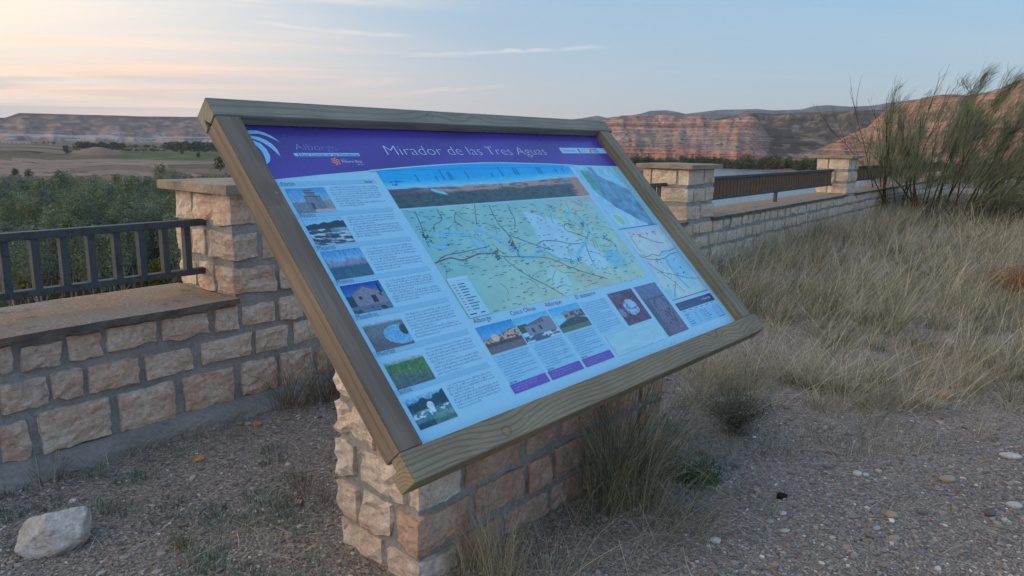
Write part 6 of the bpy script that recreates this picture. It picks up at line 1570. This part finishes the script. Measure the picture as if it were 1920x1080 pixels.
def place_tree(name, label, cat, group, crown, trunk, x, y, s, rz, sz=None):
    root = empty(name, (x, y, float(ground_z(math.atan2(x, y), math.hypot(x, y))[0]) - 0.05), rz); root.scale = (s, s, sz or s); tag(root, label, cat, group)
    o = bpy.data.objects.new('trunk', trunk); C.objects.link(o); o.parent = root
    o = bpy.data.objects.new('crown', crown); C.objects.link(o); o.parent = root
    return root
pop = [(crown_mesh('crown', 16.4, 3.5, 4.4 + 0.7 * (i % 3), 2400, 0.21, 700 + i, M_POP, 30), trunk_mesh('trunk', 15.0, 0.20, 720 + i, M_TRUNK)) for i in range(6)]
slim = [(crown_mesh('crown', 16.0, 2.6, 8.0, 1500, 0.21, 900 + i, M_POP, 18), trunk_mesh('trunk', 15.5, 0.22, 905 + i, M_TRUNK, 9)) for i in range(3)]
gold = [(crown_mesh('crown', 9, 3.0, 1.4, 1100, 0.30, 740 + i, M_GOLD, 16), trunk_mesh('trunk', 8, 0.16, 745 + i, M_TRUNKD)) for i in range(2)]
rt = random.Random(77); spots = []
tries = 0
while len(spots) < 284 and tries < 20000:
    tries += 1
    px = rt.uniform(-70, 470) if rt.random() < 0.86 else rt.uniform(470, 760)
    rmax = 262 + 16 * math.sin(px / 55) + (10 if px > 150 else -14) - (22 if px > 330 else 0); r_ = math.sqrt(rt.uniform(122 ** 2, rmax ** 2))
    if px > 240 and px < 300 and r_ < 150: continue
    az = float(px_az(px)); x, y = r_ * math.sin(az), r_ * math.cos(az)
    if all((x - a) ** 2 + (y - b) ** 2 > 11.5 for a, b in spots): spots.append((x, y))
for i, (x, y) in enumerate(spots):
    k_ = rt.randrange(6); edge_ = math.hypot(x, y)
    s = rt.uniform(0.82, 1.06) * (1.0 + 0.11 * (edge_ > 190)); place_tree('poplar_tree', 'grey-green poplar in the riverside wood below the left parapet', 'tree', 'poplars of the riverside wood', *((slim[k_ % 3]) if edge_ < 150 else pop[k_]), x, y, s, rt.uniform(0, 6.28), s * rt.uniform(0.9, 1.08))
for lab, px, r_, s in (('golden autumn tree seen through the right end of the left railing', 272, 138, 1.0), ('smaller golden tree low in the wood at the left edge of the picture', 14, 150, 1.15), ('yellowing tree standing just below the nearest stone pillar', 318, 131, 0.8)):
    az = float(px_az(px)); place_tree('autumn_tree', lab, 'tree', None, *gold[rt.randrange(2)], r_ * math.sin(az), r_ * math.cos(az), s, rt.uniform(0, 6))
# undergrowth at the foot of the slope
low = [crown_mesh('foliage', 3.0, 2.4, 0.1, 420, 0.20, 760 + i, M_LIME if i < 2 else M_BUSH, 9, 0.5) for i in range(4)]
def place_bush(name, label, cat, group, me, x, y, s, z=None):
    o = obj(name, me, None, (x, y, (float(ground_z(math.atan2(x, y), math.hypot(x, y))[0]) if z is None else z) - 0.1)); o.scale = (s, s, s * rt.uniform(0.7, 1.0)); o.rotation_euler = (0, 0, rt.uniform(0, 6)); tag(o, label, cat, group); return o
for i in range(34):
    px = rt.uniform(-60, 480); r_ = rt.uniform(92, 128); az = float(px_az(px)); place_bush('undergrowth_bush', 'rounded bush at the foot of the wood below the left railing', 'bush', 'bushes at the edge of the wood', low[rt.randrange(4)], r_ * math.sin(az), r_ * math.cos(az), rt.uniform(0.7, 1.5))
# leafless saplings in front of the wood
def bare_tree(seed, h):
    r = np.random.default_rng(seed); mb = MB()
    mb.tube([(0, 0, -0.3), (0.1, 0, h * 0.4), (0.0, 0.1, h)], [0.14, 0.10, 0.03], 5)
    for i in range(16):
        z_ = h * r.uniform(0.3, 0.8); a = r.uniform(0, 6.283); L = h * r.uniform(0.2, 0.45); mb.tube([(0.05, 0, z_), (math.cos(a) * L * 0.5, math.sin(a) * L * 0.5, z_ + L * 0.4), (math.cos(a) * L * 0.8, math.sin(a) * L * 0.8, z_ + L * 0.9)], [0.06, 0.04, 0.015], 4)
    return mb.mesh('bare_tree', [M_TRUNK], True)
for lab, px, r_, h in (('bare pale sapling behind the second bar of the left railing', 34, 112, 8.0), ('leafless grey sapling in the middle of the left railing', 105, 116, 7.0)):
    az = float(px_az(px)); x, y = r_ * math.sin(az), r_ * math.cos(az); o = obj('bare_tree', bare_tree(int(px), h), None, (x, y, float(ground_z(az, r_)[0]))); tag(o, lab, 'tree')
# single trees out in the fields
rnd = [(crown_mesh('crown', 11.5, 5.2, 2.0, 800, 0.6, 780 + i, M_BUSH, 14, 0.6), trunk_mesh('trunk', 7, 0.35, 785 + i, M_TRUNKD)) for i in range(2)]
for lab, px, r_, s in (('round dark tree standing alone in the fields beside the top left corner of the board', 405, 690, 1.05), ('small dark bush in the green crops left of the board', 365, 1130, 0.62), ('dark shrub at the far side of the green crops', 334, 1330, 0.7), ('bare greyish bush on the eroded knoll', 112, 1190, 1.0), ('pale scrubby bush at the far left of the ploughed fields', 34, 560, 0.55), ('second scrubby bush right of the one at the far left', 8, 590, 0.5), ('low dark bush at the near edge of the fields above the wood', 50, 420, 0.45)):
    az = float(px_az(px)); place_tree('field_tree', lab, 'tree', 'single trees in the fields', *rnd[rt.randrange(2)], r_ * math.sin(az), r_ * math.cos(az), s, rt.uniform(0, 6))
# far-off wood along the valley bottom, one mass
def far_wood():
    r = np.random.default_rng(808); P = []; S = []; B = []
    for (p0, p1, r0, r1, n, h) in ((130, 222, 1720, 1860, 60, 13), (222, 300, 1850, 2000, 26, 8), (300, 440, 1640, 1800, 90, 17), (120, 440, 1500, 1580, 120, 5), (440, 1180, 1500, 2300, 330, 13), (-300, 130, 2300, 2600, 40, 8)):
        for _ in range(n):
            az = float(px_az(r.uniform(p0, p1))); rr = r.uniform(r0, r1); x, y = rr * math.sin(az), rr * math.cos(az); hh = h * r.uniform(0.55, 1.1)
            k_ = 46; d = r.normal(0, 1, (k_, 3)); d /= np.linalg.norm(d, axis=1)[:, None]
            P.append(np.array([x, y, FLOOR + hh * 0.52]) + d * np.array([hh * 0.55, hh * 0.55, hh * 0.5]) * r.uniform(0.5, 1, (k_, 1))); S.append(np.full(k_, hh * 0.14)); B.append(np.full(k_, r.uniform(0.75, 1.2)) * r.uniform(0.85, 1.15, k_))
    P = np.concatenate(P); S = np.concatenate(S)[:, None]; B = np.concatenate(B); n = len(P)
    u = r.normal(0, 1, (n, 3)); u /= np.linalg.norm(u, axis=1)[:, None]; v = np.cross(u, r.normal(0, 1, (n, 3))); v /= np.linalg.norm(v, axis=1)[:, None]
    V = np.stack([P - u * S, P + v * S * 0.8, P + u * S, P - v * S * 0.8], 1).reshape(-1, 3)
    tag(obj('distant_wood', mesh_arr('distant_wood', V, np.arange(n * 4).reshape(-1, 4), [M_BUSH], False, np.repeat(np.repeat(B[:, None], 4, 0), 3, 1))), kind='stuff')
far_wood()
# bushes along the far bank of the river
bank = [crown_mesh('foliage', 10, 6.0, 0.2, 620, 0.75, 800 + i, M_BUSH, 12, 0.5) for i in range(4)]
for i in range(110):
    px = rt.uniform(1150, 1530) if i > 8 else rt.uniform(1395, 1500)
    r_ = 1100 - 0.42 * max(0, min(px - 1345, 600)) + rt.uniform(-22, 26) if i > 8 else 1062 - 0.42 * (px - 1345) + rt.uniform(14, 30)
    az = float(px_az(px)); place_bush('riverbank_bush', 'dark rounded bush on the far bank of the river', 'bush', 'bushes along the far river bank', bank[rt.randrange(4)], r_ * math.sin(az), r_ * math.cos(az), rt.uniform(0.8, 1.45) * (1.3 if i <= 8 else 1.0))
# low white farm far off on the left
M_WHITE = rough_mat('limewash', lin(214, 208, 200), lin(196, 190, 182), 0.3); M_ROOF = rough_mat('pale_roof', lin(176, 160, 148), lin(158, 142, 132), 0.3); M_HOLE, _t, _p = new_mat('dark_opening', 0.9, 0.1); _p.inputs['Base Color'].default_value = (0.05, 0.045, 0.04, 1)
def farm(label, px, r_, L, D, H, ridge, tower=False):
    az = float(px_az(px)); x, y = r_ * math.sin(az), r_ * math.cos(az); root = empty('farm_building', (x, y, float(ground_z(az, r_)[0]) - 0.5), -az); tag(root, label, 'farm building', 'white farm buildings far across the valley')
    obj('wall', box_mesh('wall', (-L / 2, -D / 2, 0), (L / 2, D / 2, H), M_WHITE), root)
    V = [(-L / 2 - .3, -D / 2 - .3, H), (L / 2 + .3, -D / 2 - .3, H), (L / 2 + .3, D / 2 + .3, H), (-L / 2 - .3, D / 2 + .3, H), (-L / 2 - .3, 0, H + ridge), (L / 2 + .3, 0, H + ridge)]
    me = bpy.data.meshes.new('roof'); me.from_pydata(V, [], [(0, 1, 5, 4), (2, 3, 4, 5), (1, 2, 5), (3, 0, 4), (0, 3, 2, 1)]); me.materials.append(M_ROOF); obj('roof', me, root)
    k_ = max(1, int(L / 9))
    for i in range(k_):
        cx_ = -L / 2 + (i + 0.5) * L / k_; obj('window', box_mesh('window', (cx_ - 0.8, -D / 2 - 0.06, H * 0.35), (cx_ + 0.8, -D / 2 + 0.05, H * 0.72), M_HOLE), root)
farm('long low white farm building at the far left beneath the tableland', 12, 2250, 54, 12, 5.5, 2.0)
farm('short white farm building at the right end of the long one', 36, 2235, 20, 11, 6.5, 2.2)
farm('tiny pale tower house alone right of the white farm', 82, 2240, 5, 5, 11, 2.0)
# thin mast on the skyline at the right
az = float(px_az(1593)); r_ = 2150; zt = float(ground_z(az, r_)[0])
mb = MB()
for k_ in range(3):
    a = k_ * 2.094; mb.tube([(math.cos(a) * 1.1, math.sin(a) * 1.1, -6), (math.cos(a) * 0.35, math.sin(a) * 0.35, 30)], 0.16, 4)
for i in range(12):
    z_ = i * 2.5; q_ = 1.1 - 0.75 * z_ / 30
    for k_ in range(3):
        a, b = k_ * 2.094, (k_ + 1) * 2.094; mb.tube([(math.cos(a) * q_, math.sin(a) * q_, z_), (math.cos(b) * q_, math.sin(b) * q_, z_ + 2.4)], 0.07, 4)
tag(obj('radio_mast', mb.mesh('radio_mast', [M_IRON]), None, (r_ * math.sin(az), r_ * math.cos(az), zt)), 'thin lattice mast on the far skyline left of the broom bush', 'mast')

# ================================================================ the evening air
def haze():
    m = bpy.data.materials.new('haze'); m.use_nodes = True; t = m.node_tree; t.nodes.clear()
    o_ = t.nodes.new('ShaderNodeOutputMaterial'); v = t.nodes.new('ShaderNodeVolumePrincipled')
    v.inputs['Color'].default_value = (0.86, 0.90, 0.95, 1); v.inputs['Density'].default_value = 0.000034; v.inputs['Anisotropy'].default_value = 0.2
    t.links.new(v.outputs[0], o_.inputs['Volume'])
    tag(obj('haze', box_mesh('haze', (-14600, -14600, -34), (14600, 14600, 640), m)), kind='stuff')
haze()
